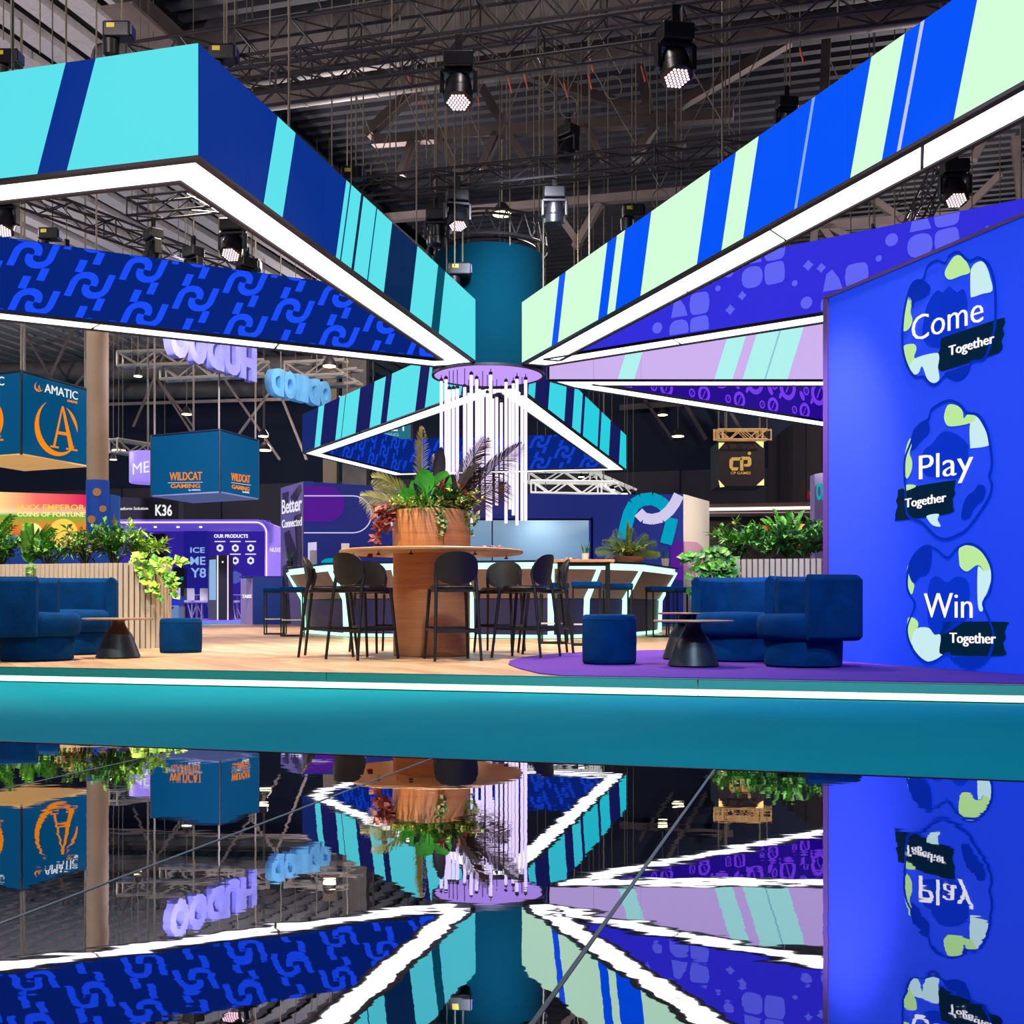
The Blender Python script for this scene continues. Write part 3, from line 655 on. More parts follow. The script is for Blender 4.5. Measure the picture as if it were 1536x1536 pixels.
truss('lighting_truss', on(1420, 245, TZ), on(1365, 352, TZ), 'teal-lit dark truss between the lime striped frame and the blue wall', w=.34, h=.34)
truss('lighting_truss', *line_e1(420, 105, TZ + .6, -1.6, 2.5), 'black truss beside the top corner of the navy and cyan frame', w=.4, h=.42)
truss('lighting_truss', *line_e1(760, 20, TZ + 1.2, -6.5, 6.0), 'high black truss running in front of the big silver duct', w=.5, h=.6)
# ducts
def duct(a, b, r, label):
    root = wthing('air_duct', (Vector(a) + Vector(b)) / 2, label, 'duct'); a, b = Vector(a), Vector(b)
    MB().tube([a, b], r, 28).build('pipe', M['duct'], root, smooth=50); L = (b - a).length; k = int(L / 1.6)
    for i in range(k + 1):
        p = a.lerp(b, i / k); MB().tube([p - (b - a).normalized() * .03, p + (b - a).normalized() * .03], r * 1.03, 28).build('collar', M['duct'], root, smooth=50)
duct(*line_e1(760, 25, 12.2, -9, 14), .62, 'big silver ventilation duct under the roof at the top of the picture')
duct(*line_e1(760, 92, 12.0, -8, 14), .36, 'slimmer silver ventilation duct beyond the first lighting truss')
duct(on(-40, 560, 12.6), on(470, 548, 12.6), .5, 'grey duct far back above the square hanging signs')
duct(on(-60, 592, 12.2), on(480, 580, 12.2), .45, 'second grey duct far back, higher than the other above the signs')
# painted roof frames standing across the hall (drawn on vertical planes along the hall)
def roof_frame(px, py, z, segs, label, w=.26):
    c = on(px, py, z); pl = Plane((c - E1 * 20)[:2], (c + E1 * 20)[:2]); root = wthing('roof_frame', c, label, 'roof truss')
    for x0, y0, x1, y1, ww in segs:
        MB().obox(pl.px(x0, y0), pl.px(x1, y1), w * 1.1, ww).build('steel_beam', M['beam_paint'], root)
    return root
roof_frame(760, 196, 12.8, [(560, 212, 1100, 172, .26), (550, 203, 632, 125, .24), (712, 112, 757, 190, .22), (776, 106, 975, 172, .24), (975, 172, 955, 80, .24), (1000, 168, 1185, 60, .24), (1240, 45, 1236, 150, .22),
    (620, 210, 602, 262, .18), (655, 205, 690, 262, .18), (745, 200, 722, 255, .18), (760, 198, 795, 250, .18), (880, 190, 905, 240, .18), (985, 182, 952, 240, .18), (1000, 180, 1025, 222, .18)],
    'brown painted roof frame with long diagonal braces above the two upper trusses')
roof_frame(760, 312, 12.8, [(575, 328, 1100, 282, .24), (835, 318, 870, 368, .2), (900, 306, 862, 372, .2), (700, 318, 675, 350, .2)], 'brown painted roof frame just above the ring truss of the hub')
roof_frame(1300, 330, 12.6, [(1150, 345, 1536, 318, .26), (1180, 348, 1136, 400, .2), (1222, 342, 1218, 398, .22), (1240, 338, 1300, 372, .2), (1232, 340, 1270, 390, .2), (1350, 328, 1310, 300, .2), (1440, 322, 1500, 262, .2), (1520, 180, 1532, 300, .24), (1480, 200, 1460, 240, .24)],
    'brown painted roof frame showing under the lime striped frame beside the blue wall')
roof_frame(300, 560, 11.5, [(-20, 612, 520, 596, .14), (20, 470, 120, 640, .10), (120, 470, 40, 640, .10), (180, 480, 320, 700, .09), (290, 500, 420, 690, .09), (330, 690, 440, 540, .09), (60, 640, 180, 500, .09), (400, 540, 460, 690, .09), (200, 520, 290, 640, .07), (260, 500, 200, 640, .07)],
    'grey roof lattice far back behind the square hanging signs', w=.09)
roof_frame(1040, 600, 11.5, [(930, 612, 1100, 600, .3), (1000, 560, 1060, 660, .2), (960, 590, 1010, 660, .16), (1080, 590, 1120, 660, .16)], 'dark roof lattice far back behind the gold and black cube sign')
# wide grey girders running away at the upper edge
def girder(p0, p1, w, h, label):
    a, b = Vector(p0), Vector(p1); root = wthing('roof_girder', (a + b) / 2, label, 'girder')
    MB().obox(a, b, w, h * .5).build('web', M['beam_paint'], root); MB().obox(a - Vector((0, 0, h / 2)), b - Vector((0, 0, h / 2)), w * 1.9, .07).build('flange', M['beam_paint'], root)
girder(on(175, -20, 12.2), on(560, 330, 12.2), .35, .7, 'wide grey roof girder running away behind the corner of the striped frame')

# moving head lamps
M['lens'] = glow('lamp_lens', (255, 205, 215), 2.2); M['lamp_body'] = mat('lamp_housing', (20, 20, 26), .35, .2)
def moving_head(loc, label, tilt=.25, rz=0, scale=1.0, lit=True):
    o = thing('moving_head_lamp', loc, label, 'stage lamp', None, rz); o.scale = (scale,) * 3
    MB().box((0, 0, -.09), (.34, .26, .18)).build('base', M['lamp_body'], o, bevel=.02)
    yk = MB().box((0, 0, -.21), (.38, .14, .05)).box((-.19, 0, -.33), (.045, .13, .26)).box((.19, 0, -.33), (.045, .13, .26)); yk.build('yoke', M['lamp_body'], o, bevel=.012)
    R = Matrix.Translation((0, 0, -.40)) @ Matrix.Rotation(-tilt, 4, 'X')
    hd = MB().lathe([(.06, .17), (.13, .14), (.15, .05), (.15, -.02), (.165, -.04), (.165, -.16), (.15, -.17)], n=24); hd.v = [tuple(R @ Vector(v)) for v in hd.v]
    hdo = hd.build('head', M['lamp_body'], o, smooth=35)
    ln = MB()
    for i in range(-3, 4):
        for j in range(-3, 4):
            x, y = i * .04 + (j % 2) * .02, j * .036
            if x * x + y * y < .018: ln.lathe([(.0155, -.178), (.0155, -.172)], (x, y, 0), 7)
    ln.v = [tuple(R @ Vector(v)) for v in ln.v]
    q = ln.build('lens_cluster', M['lens'] if lit else M['lamp_body'], hdo); q['kind'] = 'stuff'
    MB().box((0, 0, .10), (.08, .05, .24)).build('clamp', M['lamp_body'], o)
    return o
for px, py, z, lab, ti, sc in [(1013, 40, TZ - .32, 'big round stage lamp hanging from the first truss by the lime frame, lens glowing', .35, 1.25),
        (688, 82, TZ - .32, 'big round stage lamp hanging from the first truss above the hub, lens glowing', .3, 1.2),
        (686, 286, TZ - .42, 'round stage lamp on the second truss just above the hub ring, lens glowing', .3, 1.15),
        (1432, 242, TZ - .3, 'round stage lamp under the lime striped frame over the blue wall, lens glowing', .45, 1.25),
        (349, 330, TZ - .55, 'round stage lamp inside the striped frame by its white soffit, lens glowing', .5, 1.25),
        (8, 292, TZ - .5, 'stage lamp cut by the picture edge under the cyan frame, lens glowing', .4, 1.2)]:
    moving_head(on(px, py, z), lab, ti, random.uniform(-.3, .3), sc)
for px, py, z, lab in [(852, 190, 9.6, 'dark unlit stage lamp with blue shine hanging alone between the two trusses'), (832, 282, TZ - .42, 'dark unlit stage lamp on the second truss above the hub'), (655, 316, TZ - .6, 'dark unlit stage lamp leaning beside the lit one above the hub'),
        (230, 345, TZ - .5, 'dark stage lamp under the long truss, first after the chain hoist'), (290, 372, TZ - .6, 'dark stage lamp under the long truss near its middle'), (370, 388, TZ - .6, 'dark stage lamp under the long truss beside the white soffit'), (100, 378, TZ - 1.0, 'dark stage lamp resting low above the chain pattern screen'),
        (1180, 148, 10.2, 'dark stage lamp behind the top of the lime striped frame'), (1310, 352, 9.0, 'dark stage lamp with a blue rim above the flower pattern screen')]:
    p = on(px, py, z); mh = moving_head(p, lab, random.uniform(-.5, .7), random.uniform(-1, 1), 1.1, False); MB().tube([(0, 0, .05), (0, 0, (roof_z(p.x, p.y) - p.z) / 1.1 - .02)], .01, 4).build('safety_cable', M['cable'], mh)
# chain hoists (motor box with chain bag) and cables
M['hoist_blue'] = mat('hoist_blue', (40, 50, 120), .5); M['hoist_yellow'] = mat('hoist_label', (210, 190, 40), .5)
def hoist(loc, label, ztop=14.0):
    o = thing('chain_hoist', loc, label, 'chain hoist')
    MB().box((0, 0, 0), (.42, .26, .24)).build('motor_housing', M['lamp_body'], o, bevel=.03)
    MB().box((.22, 0, 0), (.02, .2, .16)).build('end_plate', M['hoist_blue'], o); MB().box((-.08, -.135, .04), (.12, .01, .07)).build('sticker', M['hoist_yellow'], o)
    MB().lathe([(.05, -.42), (.12, -.36), (.13, -.14), (.10, -.12)], (-.12, 0, 0), 14).build('chain_bag', M['black'], o, smooth=40)
    MB().tube([(.05, 0, .12), (.05, 0, ztop - loc[2])], .014, 4).build('chain', M['cable'], o)
for px, py, z, lab in [(75, 352, 8.3, 'chain hoist with yellow sticker hanging over the chain pattern screen'), (530, 262, 8.6, 'chain hoist at the edge of the navy and cyan striped frame'), (118 + 60, 48, 9.4, 'chain hoist on top of the cyan striped frame'), (950, 318, 8.2, 'chain hoist behind the lime striped frame near the hub'), (690, 405, 7.0, 'small chain hoist in front of the hub drum'),
        (335, 82, 9.2, 'chain hoist behind the top corner of the navy frame'), (12, 88, 9.6, 'chain hoist above the cyan stripes at the picture edge'), (375, 398, 7.8, 'chain hoist low beside the white soffit of the striped frame')]:
    p = on(px, py, z); hoist(p, lab, roof_z(p.x, p.y))
random.seed(11)
def cable(a, b, sag=0, group='thin rigging cables hanging from the roof', label='thin rigging cable hanging from the dark roof steel', r=.012):
    a, b = Vector(a), Vector(b); n = 8 if sag else 1
    pts = [a.lerp(b, i / n) - Vector((0, 0, sag * 4 * (i / n) * (1 - i / n))) for i in range(n + 1)]
    mb = MB().tube(pts, r, 4); return top('rigging_cable', mb, M['cable'], label, 'cable', group, origin=tuple(b))
for px, y0, z0 in [(527, 280, 8.2), (545, 250, 8.6), (585, 235, 9), (600, 100, 9), (640, 245, 8.6), (668, 240, 8.6), (682, 400, 6.6), (700, 160, 10), (718, 235, 9), (745, 130, 9), (760, 245, 9), (790, 200, 10), (810, 240, 9), (835, 300, 8), (872, 240, 9), (885, 380, 7.4), (912, 290, 8.6), (948, 312, 8.2), (975, 170, 10), (1000, 240, 9), (1022, 300, 8.2), (1070, 200, 9), (1088, 175, 10), (1096, 90, 11), (1185, 130, 10),
        (1276, 360, 8), (1312, 340, 8.4), (1342, 350, 8.3), (1358, 360, 8.2), (1410, 355, 8.2), (1458, 335, 8.6), (1500, 340, 8.6), (60, 80, 11), (5, 60, 11), (210, 90, 11), (432, 210, 9)]:
    p = on(px, y0, z0); cable(p, (p.x, p.y, roof_z(p.x, p.y)))
for px, y0, z0, h in [(500 + 70, 235, 9.0, 3.2), (635, 205, 9.4, 3), (680, 235, 9.4, 3), (735, 240, 9, 3), (820, 130, 10, 2.6), (850, 140, 10, 2.4), (930, 110, 10, 2.6), (990, 280, 8.8, 2.4), (1085, 185, 9.6, 2.4), (1345, 300, 8.8, 3)]:
    p = on(px, y0, z0)
    for sx in (-1, 1): cable(p, p + E1 * (sx * 1.3) + Vector((0, 0, h)), group='slanting bridle cables under the roof', label='thin bridle cable slanting up from a rigging hook to the roof')
    rg = MB(); c = p + Vector((random.uniform(-.2, .2), 0, -.25)); rg.tube([c + Vector((.16 * math.cos(a * PI / 8), 0, .2 * math.sin(a * PI / 8))) for a in range(17)], .012, 4, False)
    top('cable_loop', rg, M['cable'], 'small coiled loop of spare cable hanging below a rigging hook', 'cable', 'coiled spare cable loops')
M['red_tape'] = mat('red_tape', (200, 70, 50), .6)
for px, py in [(537, 98), (612, 115), (632, 148), (714, 138), (762, 118), (786, 112), (882, 112), (884, 85), (962, 100), (1200, 72), (846, 125), (660, 122)]:
    p = on(px, py, 9.3); o = wthing('warning_tag', p, 'small red warning ribbon tied to a rigging cable under the roof', 'ribbon', 'red ribbons on the rigging'); MB().obox(p, p + Vector((.06, 0, -.24)), .035, .02).build('ribbon', M['red_tape'], o); MB().tube([p, (p.x, p.y, roof_z(p.x, p.y))], .008, 4).build('cord', M['cable'], o)
M['warm_lamp'] = glow('hall_lamp_glow', (255, 226, 170), 9)
def hall_lamp(px, py, d, lab, s=.16):
    p = P(px, py, d); o = thing('hall_lamp', p, lab, 'ceiling lamp'); MB().lathe([(s * .4, .3), (s, .12), (s * 1.1, .02)], n=16).build('shade', M['dark_steel'], o, smooth=40)
    MB().lathe([(s * .95, 0), (s * .95, .02)], n=16).build('bulb_face', M['warm_lamp'], o); MB().tube([(0, 0, .3), (0, 0, roof_z(p.x, p.y) - p.z)], .012, 4).build('rod', M['cable'], o)
for a in [(571, 99, 26, 'small twin hall lamp glowing under the first silver duct'), (753, 322, 30, 'bright warm hall lamp glowing above the hub ring', .26), (280, 622, 45, 'small warm hall lamp above the far end of the blue cube sign', .2), (178, 676, 44, 'white hall lamp between the ivory column and the violet round sign', .26), (395, 655, 44, 'small warm hall lamp just past the right side of the blue cube sign', .2), (397, 676, 44, 'white flat hall lamp below the warm one past the blue cube sign', .26),
          (994, 623, 46, 'small hall lamp hanging under the violet ring screen', .2), (1017, 655, 44, 'small warm hall lamp beside the gold and black cube sign', .24), (207, 565, 34, 'small warm lamp above the chain pattern screen edge', .12), (494, 550, 34, 'small white lamp at the end of the pale trusses', .2), (170, 690, 46, 'tiny orange hall lamp beside the ivory column', .14)]:
    hall_lamp(*a)
# pale trusses in the distance
for (a, b, lab) in [((180, 540, 8.6), (300, 536, 8.6), 'pale aluminium truss above the wildcat sign, upper left piece'), ((245, 560, 8.2), (400, 552, 8.2), 'pale aluminium truss above the wildcat sign, lower longer piece'), ((170, 668, 6.4), (260, 682, 6.4), 'pale truss leading to the violet round sign'),
        ((430, 556, 8.2), (520, 552, 8.2), 'pale truss behind the inflated letters'), ((455, 572, 8.0), (540, 565, 8.0), 'second pale truss behind the inflated letters')]:
    truss('aluminium_truss', on(*a), on(*b), lab, w=.4, h=.45, r=.055, m=M['steel'], pitch=.6)
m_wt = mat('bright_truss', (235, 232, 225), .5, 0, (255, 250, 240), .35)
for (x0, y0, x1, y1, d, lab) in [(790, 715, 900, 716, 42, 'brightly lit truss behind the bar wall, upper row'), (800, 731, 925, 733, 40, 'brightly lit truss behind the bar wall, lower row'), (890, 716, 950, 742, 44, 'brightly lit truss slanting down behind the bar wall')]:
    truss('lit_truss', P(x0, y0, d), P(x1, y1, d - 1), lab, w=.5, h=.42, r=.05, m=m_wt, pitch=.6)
M['white_spot'] = glow('white_spot_glow', (250, 250, 255), 6)
for i, (x, y) in enumerate([(872, 716), (890, 722), (905, 728), (918, 735), (937, 741), (950, 744)]):
    o = thing('truss_spotlight', P(x, y, 41), 'small glaring white spotlight on the lit truss behind the bar wall', 'spotlight', 'spotlights on the lit truss'); MB().tube([(0, 0, .1), (0, 0, roof_z(o.location.x, 41) - o.location.z)], .012, 4).build('hanger', M['cable'], o); MB().lathe([(.07, .12), (.12, .02)], n=12).build('housing', M['lamp_body'], o); MB().lathe([(.11, 0), (.11, .015)], n=12).build('bulb_face', M['white_spot'], o)

# ================================================================== FURNITURE ON THE DECK
random.seed(21)
def ottoman(x, d, r, h, label):
    o = thing('ottoman', (x, d, PLAT + (.012 if x > 0 else 0)), label, 'ottoman')
    MB().lathe([(r * .93, 0), (r * .97, .012), (r * .985, .04), (r, h * .5), (r * .985, h - .05), (r * .96, h - .018), (r * .9, h - .003), (0.001, h)], n=48).build('cushion', M['velvet'], o, smooth=60)
    MB().lathe([(r * .975, h - .05), (r * .995, h - .044), (r * .975, h - .038)], n=48).build('piping', M['velvet'], o, smooth=60)
    return o
def at_px(px, ybase): d = (CZ - PLAT) * FPX / (ybase - HY); return (px - 768) * d / FPX, d
x, d = at_px(263, 980); ottoman(x, d + .2, .222, .37, 'round dark blue velvet ottoman beside the fluted planter on the wood deck')
x, d = at_px(917, 999); ottoman(x, d + .2, .232, .42, 'round dark blue velvet ottoman on the front edge of the violet rug')

def rot_pts(vs, a, c=(0, 0)): return [(c[0] + x * math.cos(a) - y * math.sin(a), c[1] + x * math.sin(a) + y * math.cos(a), z) for x, y, z in vs]
def lounge_chair(x, d, face, label, s=1.0, on_rug=False):
    """face: direction the sitter looks (radians); drum base, thick round seat, squared wrap-around back"""
    o = thing('lounge_chair', (x, d, PLAT + (.010 if on_rug else 0)), label, 'armchair', None, face); o.scale = (s, s, s)
    MB().lathe([(.29, 0), (.31, .015), (.315, .20), (.30, .225)], n=48).build('drum_base', M['velvet'], o, smooth=50)
    MB().lathe([(.30, .215), (.335, .23), (.35, .27), (.352, .36), (.34, .405), (.30, .425), (.001, .432)], (.02, 0, 0), n=48).build('seat', M['velvet'], o, smooth=60)
    # back: closed section swept round the rear, squarer than a circle, upright faces
    z0, z1, th = .215, .74, .10; sec = [(-th / 2, z0 + .03), (-th / 2 + .03, z0), (th / 2 - .03, z0), (th / 2, z0 + .03), (th / 2, z1 - .04), (th / 2 - .04, z1), (-th / 2 + .04, z1), (-th / 2, z1 - .04)]
    path = []
    for i in range(37):
        a = math.radians(90 + 180 * i / 36); c, s_ = math.cos(a), math.sin(a); k = .55
        path.append((min(-.10, -.10 - abs(c) ** k * .27), math.copysign(abs(s_) ** k, s_) * .355))
    path = [(.10, .355), (0, .356)] + path + [(0, -.356), (.10, -.355)]
    mb = MB(); vs = []; n = len(path)
    for i, (px_, py_) in enumerate(path):
        q, p = path[min(i + 1, n - 1)], path[max(i - 1, 0)]; t = Vector((q[0] - p[0], q[1] - p[1], 0)).normalized(); nn = Vector((t.y, -t.x, 0))
        for so, z in sec: vs.append((px_ + nn.x * so, py_ + nn.y * so, z))
    m = len(sec); fs_ = [(i * m + k, i * m + (k + 1) % m, (i + 1) * m + (k + 1) % m, (i + 1) * m + k) for i in range(n - 1) for k in range(m)]
    fs_ += [tuple(range(m)), tuple((n - 1) * m + k for k in reversed(range(m)))]
    mb.add(vs, fs_).build('backrest', M['velvet'], o, smooth=50, bevel=.012)
    return o
x, d = at_px(1219, 1004); lounge_chair(x, d + .3, math.radians(186), 'dark blue velvet tub chair closest to the blue slogan wall, seen from its back', 1.0, True)
x, d = at_px(1116, 995); lounge_chair(x, d + .3, math.radians(232), 'dark blue velvet tub chair between the right planter and the low tables', 1.02, True)
x, d = at_px(34, 993); lounge_chair(x, d + .3, math.radians(8), 'dark blue velvet tub chair cut by the picture edge, seen from its side', 1.03)
x, d = at_px(92, 983); lounge_chair(x, d + .3, math.radians(285), 'dark blue velvet tub chair against the left fluted planter, open front to the low table', 1.08)

def coffee_table(x, d, label, r=.33, h=.385, on_rug=False):
    o = thing('coffee_table', (x, d, PLAT + (.010 if on_rug else 0)), label, 'side table'); k = h / .385
    MB().lathe([(.195, 0), (.208, .012), (.205, .02), (.128, .222 * k), (.122, .232 * k)], n=40).build('cone_base', M['table_base'], o, smooth=40)
    MB().lathe([(.122, .232 * k), (.10, .26 * k), (.07, .31 * k), (.06, .345 * k), (.066, .362 * k)], n=40).build('neck', M['bronze'] if x < 0 else M['table_base'], o, smooth=40)
    MB().lathe([(.10, .362 * k), (.10, .368 * k)], n=32).build('mount_plate', M['black'], o)
    MB().lathe([(r - .012, .368 * k), (r, .376 * k), (r - .003, .385 * k)], n=56).build('tabletop', M['table_top'], o, smooth=30)
    return o
x, d = at_px(168, 988); coffee_table(x, d + .17, 'low round side table on a dark cone beside the fluted planter')
x, d = at_px(1045, 1003); coffee_table(x, d + .17, 'larger low round side table on a dark cone, in front of its twin', .325, .375, True)
x, d = at_px(1033, 993); coffee_table(x + .02, d + .35, 'smaller low round side table on a dark cone, half hidden behind its twin', .25, .43, True)

# round oak table built round a tall planter
PT = Vector((-.812, 11.45, PLAT)); tb = thing('planter_table', PT, 'big round oak high table built around a tall cylindrical planter', 'table')
MB().lathe([(.375, 0), (.385, .01), (.388, .3), (.388, 1.02)], n=64).build('pedestal', M['oak'], tb, smooth=40)
MB().lathe([(.388, 1.06), (.392, 1.1), (.392, 1.45), (.384, 1.46), (.36, 1.46), (.355, 1.38), (.001, 1.38)], n=64).build('planter_drum', M['oak'], tb, smooth=40)
MB().lathe([(.0, 1.381), (.352, 1.381), (.352, 1.40), (.001, 1.405)], n=32).build('soil', M['soil'], tb)
MB().lathe([(.3, 1.02), (.90, 1.02), (.925, 1.032), (.925, 1.05), (.91, 1.06), (.3, 1.06)], n=96).build('tabletop', M['oak_top'], tb, smooth=30)
for a in (-100, -55, -125, 20, 200):
    r = .80; c = (r * math.cos(math.radians(a)), r * math.sin(math.radians(a)), 0); MB().lathe([(.02, .985), (.02, 1.0), (.006, 1.0), (.006, 1.02)], c, 10).build('bag_hook', M['black'], tb)

# bar chairs with a round perforated shell back
def bar_chair_proto():
    o = thing('bar_chair', (0, 0, 0), 'bar chair', 'bar chair')
    m = M['black_plastic']
    so = MB().prism([(x_, y_, .655) for x_, y_ in blob(0, 0, .205, .20, 28, .75)], (0, 0, .028)).build('seat', m, o, bevel=.01)
    MB().prism([(x_, y_, .684) for x_, y_ in blob(0, .01, .185, .175, 28, .75)], (0, 0, .012)).build('seat_pad', mat('chair_pad', (60, 50, 56), .6) if 'pad' not in M else M['pad'], so)
    R = .42; vs = []; fs_ = []; nr, na = 5, 32
    def sh(rr, a):
        c, s_ = math.cos(a), math.sin(a); X = math.copysign(abs(c) ** .8, c) * .205 * rr; Z = .845 + math.copysign(abs(s_) ** .8, s_) * .15 * rr
        return X, Z
    for lay in (0, 1):
        for i in range(nr + 1):
            for k in range(na):
                X, Z = sh(i / nr, 2 * PI * k / na); y = -.235 + (X * X) * 1.35 - (Z - .70) * .16 + lay * .012
                vs.append((X, y, Z))
    B = (nr + 1) * na
    for lay in (0, 1):
        for i in range(nr):
            for k in range(na):
                q = (lay * B + i * na + k, lay * B + i * na + (k + 1) % na, lay * B + (i + 1) * na + (k + 1) % na, lay * B + (i + 1) * na + k); fs_.append(q if lay else tuple(reversed(q)))
    for k in range(na): fs_.append((nr * na + k, nr * na + (k + 1) % na, B + nr * na + (k + 1) % na, B + nr * na + k))
    MB().add(vs, fs_).build('backrest', m, o, smooth=50)
    for sx in (-1, 1):
        MB().tube([(sx * .215, -.285, 0), (sx * .19, -.215, .62), (sx * .185, -.20, .70), (sx * .19, -.175, .80), (sx * .185, -.19, .88)], [.013, .017, .018, .015, .010], 8).build('leg', m, o, smooth=50)
        MB().tube([(sx * .21, .245, 0), (sx * .175, .175, .665)], [.013, .018], 8).build('leg', m, o, smooth=50)
    MB().obox((-.19, .222, .29), (.19, .222, .29), .024, .03).build('footrest', m, o)
    MB().obox((-.2, -.25, .27), (.2, -.25, .27), .02, .026).build('stretcher', m, o)
    for sx in (-1, 1): MB().obox((sx * .2, -.25, .28), (sx * .193, .222, .28), .018, .024).build('stretcher', m, o)
    MB().prism([(x_, y_, .63) for x_, y_ in [(-.18, -.19), (.18, -.19), (.17, .17), (-.17, .17)]], (0, 0, .025)).build('seat_frame', m, o)
    return o
bc = bar_chair_proto()
chs = [(-1.40, 10.72, 'black bar chair seen from behind just left of the oak pedestal', None), (-.56, 10.52, 'black bar chair seen squarely from behind in front of the oak pedestal', None), (-1.80, 11.25, 'black bar chair in side view at the outer left end of the round oak table', -88),
       (-1.42, 12.25, 'black bar chair on the far left side of the round oak table, mostly hidden', -140), (-.14, 12.35, 'black bar chair on the far side of the oak table, rounded back towards the bar', 165), (.12, 11.0, 'black bar chair at the right of the oak table, turned towards the planter', 62), (.33, 11.9, 'black bar chair in side view nearest to the tall black table', 96)]
for i, (x_, d_, lab, az) in enumerate(chs):
    ang = math.atan2(PT.y - d_, PT.x - x_) - PI / 2
    if az is not None: ang = math.radians(az)
    if i == 0: o = bc; o.location = (x_, d_, PLAT); o.rotation_euler = (0, 0, ang); o['label'] = lab
    else: copy_tree(bc, (x_, d_, PLAT), ang, lab)
    bpy.data.objects[bc.name]['group'] = 'bar chairs round the oak planter table'
for ob in bpy.data.objects:
    if ob.get('category') == 'bar chair': ob['group'] = 'bar chairs round the oak planter table'

# square bar stools
def stool_proto():
    o = thing('bar_stool', (0, 0, 0), 'stool', 'bar stool'); h, w = .74, .17
    MB().box((0, 0, h + .03), (.38, .38, .07)).build('cushion', M['velvet'], o, bevel=.015)
    for sx in (-1, 1):
        for sy in (-1, 1): MB().box((sx * w, sy * w, h / 2), (.022, .022, h)).build('leg', M['black'], o)
    for z, nm in ((h - .012, 'seat_rail'), (.012, 'floor_rail')):
        for sx in (-1, 1): MB().box((sx * w, 0, z), (.022, 2 * w, .022)).build(nm, M['black'], o); MB().box((0, sx * w, z), (2 * w, .022, .022)).build(nm, M['black'], o)
    MB().box((0, -w, .27), (2 * w, .02, .02)).build('footrest', M['steel'], o)
    return o
sp = stool_proto()
for i, (px, yb, rz, lab) in enumerate([(410, 952, .1, 'square blue-cushioned bar stool by the open end of the bar, outer one'), (436, 955, .1, 'square blue-cushioned bar stool at the left tip of the glowing bar, inner one'), (832, 966, -.1, 'square blue-cushioned bar stool just left of the tall black table'),
        (881, 969, -.05, 'square blue-cushioned bar stool under the tall black table'), (928, 964, .05, 'square blue-cushioned bar stool just right of the tall black table'), (992, 956, .2, 'square blue-cushioned bar stool at the right end of the glowing bar'), (1026, 954, .3, 'square blue-cushioned bar stool half hidden by the trailing leaves of the right planter')]):
    x_, d_ = at_px(px, yb); o = sp if i == 0 else copy_tree(sp)
    o.location = (x_, d_ + .17, PLAT); o.rotation_euler = (0, 0, rz); o['label'] = lab; o['group'] = 'square bar stools by the glowing bar'
# tall table
ht = thing('high_table', (*at_px(882, 969), PLAT), 'tall black-framed table with a thin wooden top in front of the glowing bar', 'high table', None, -.05); hw = .32; ht.location.y += .9
MB().box((0, 0, 1.085), (.80, .62, .035)).build('tabletop', M['oak_top'], ht, bevel=.004)
for sx in (-1, 1):
    for sy in (-1, 1): MB().box((sx * hw, sy * .25, .535), (.045, .045, 1.07)).build('leg', M['black'], ht)
    MB().box((sx * hw, 0, .02), (.06, .62, .035)).build('floor_rail', M['black'], ht); MB().box((sx * hw, 0, 1.05), (.04, .52, .03)).build('top_rail', M['black'], ht)
MB().box((0, .25, 1.05), (2 * hw, .03, .03)).build('top_rail', M['black'], ht); MB().box((0, -.25, 1.05), (2 * hw, .03, .03)).build('top_rail', M['black'], ht)

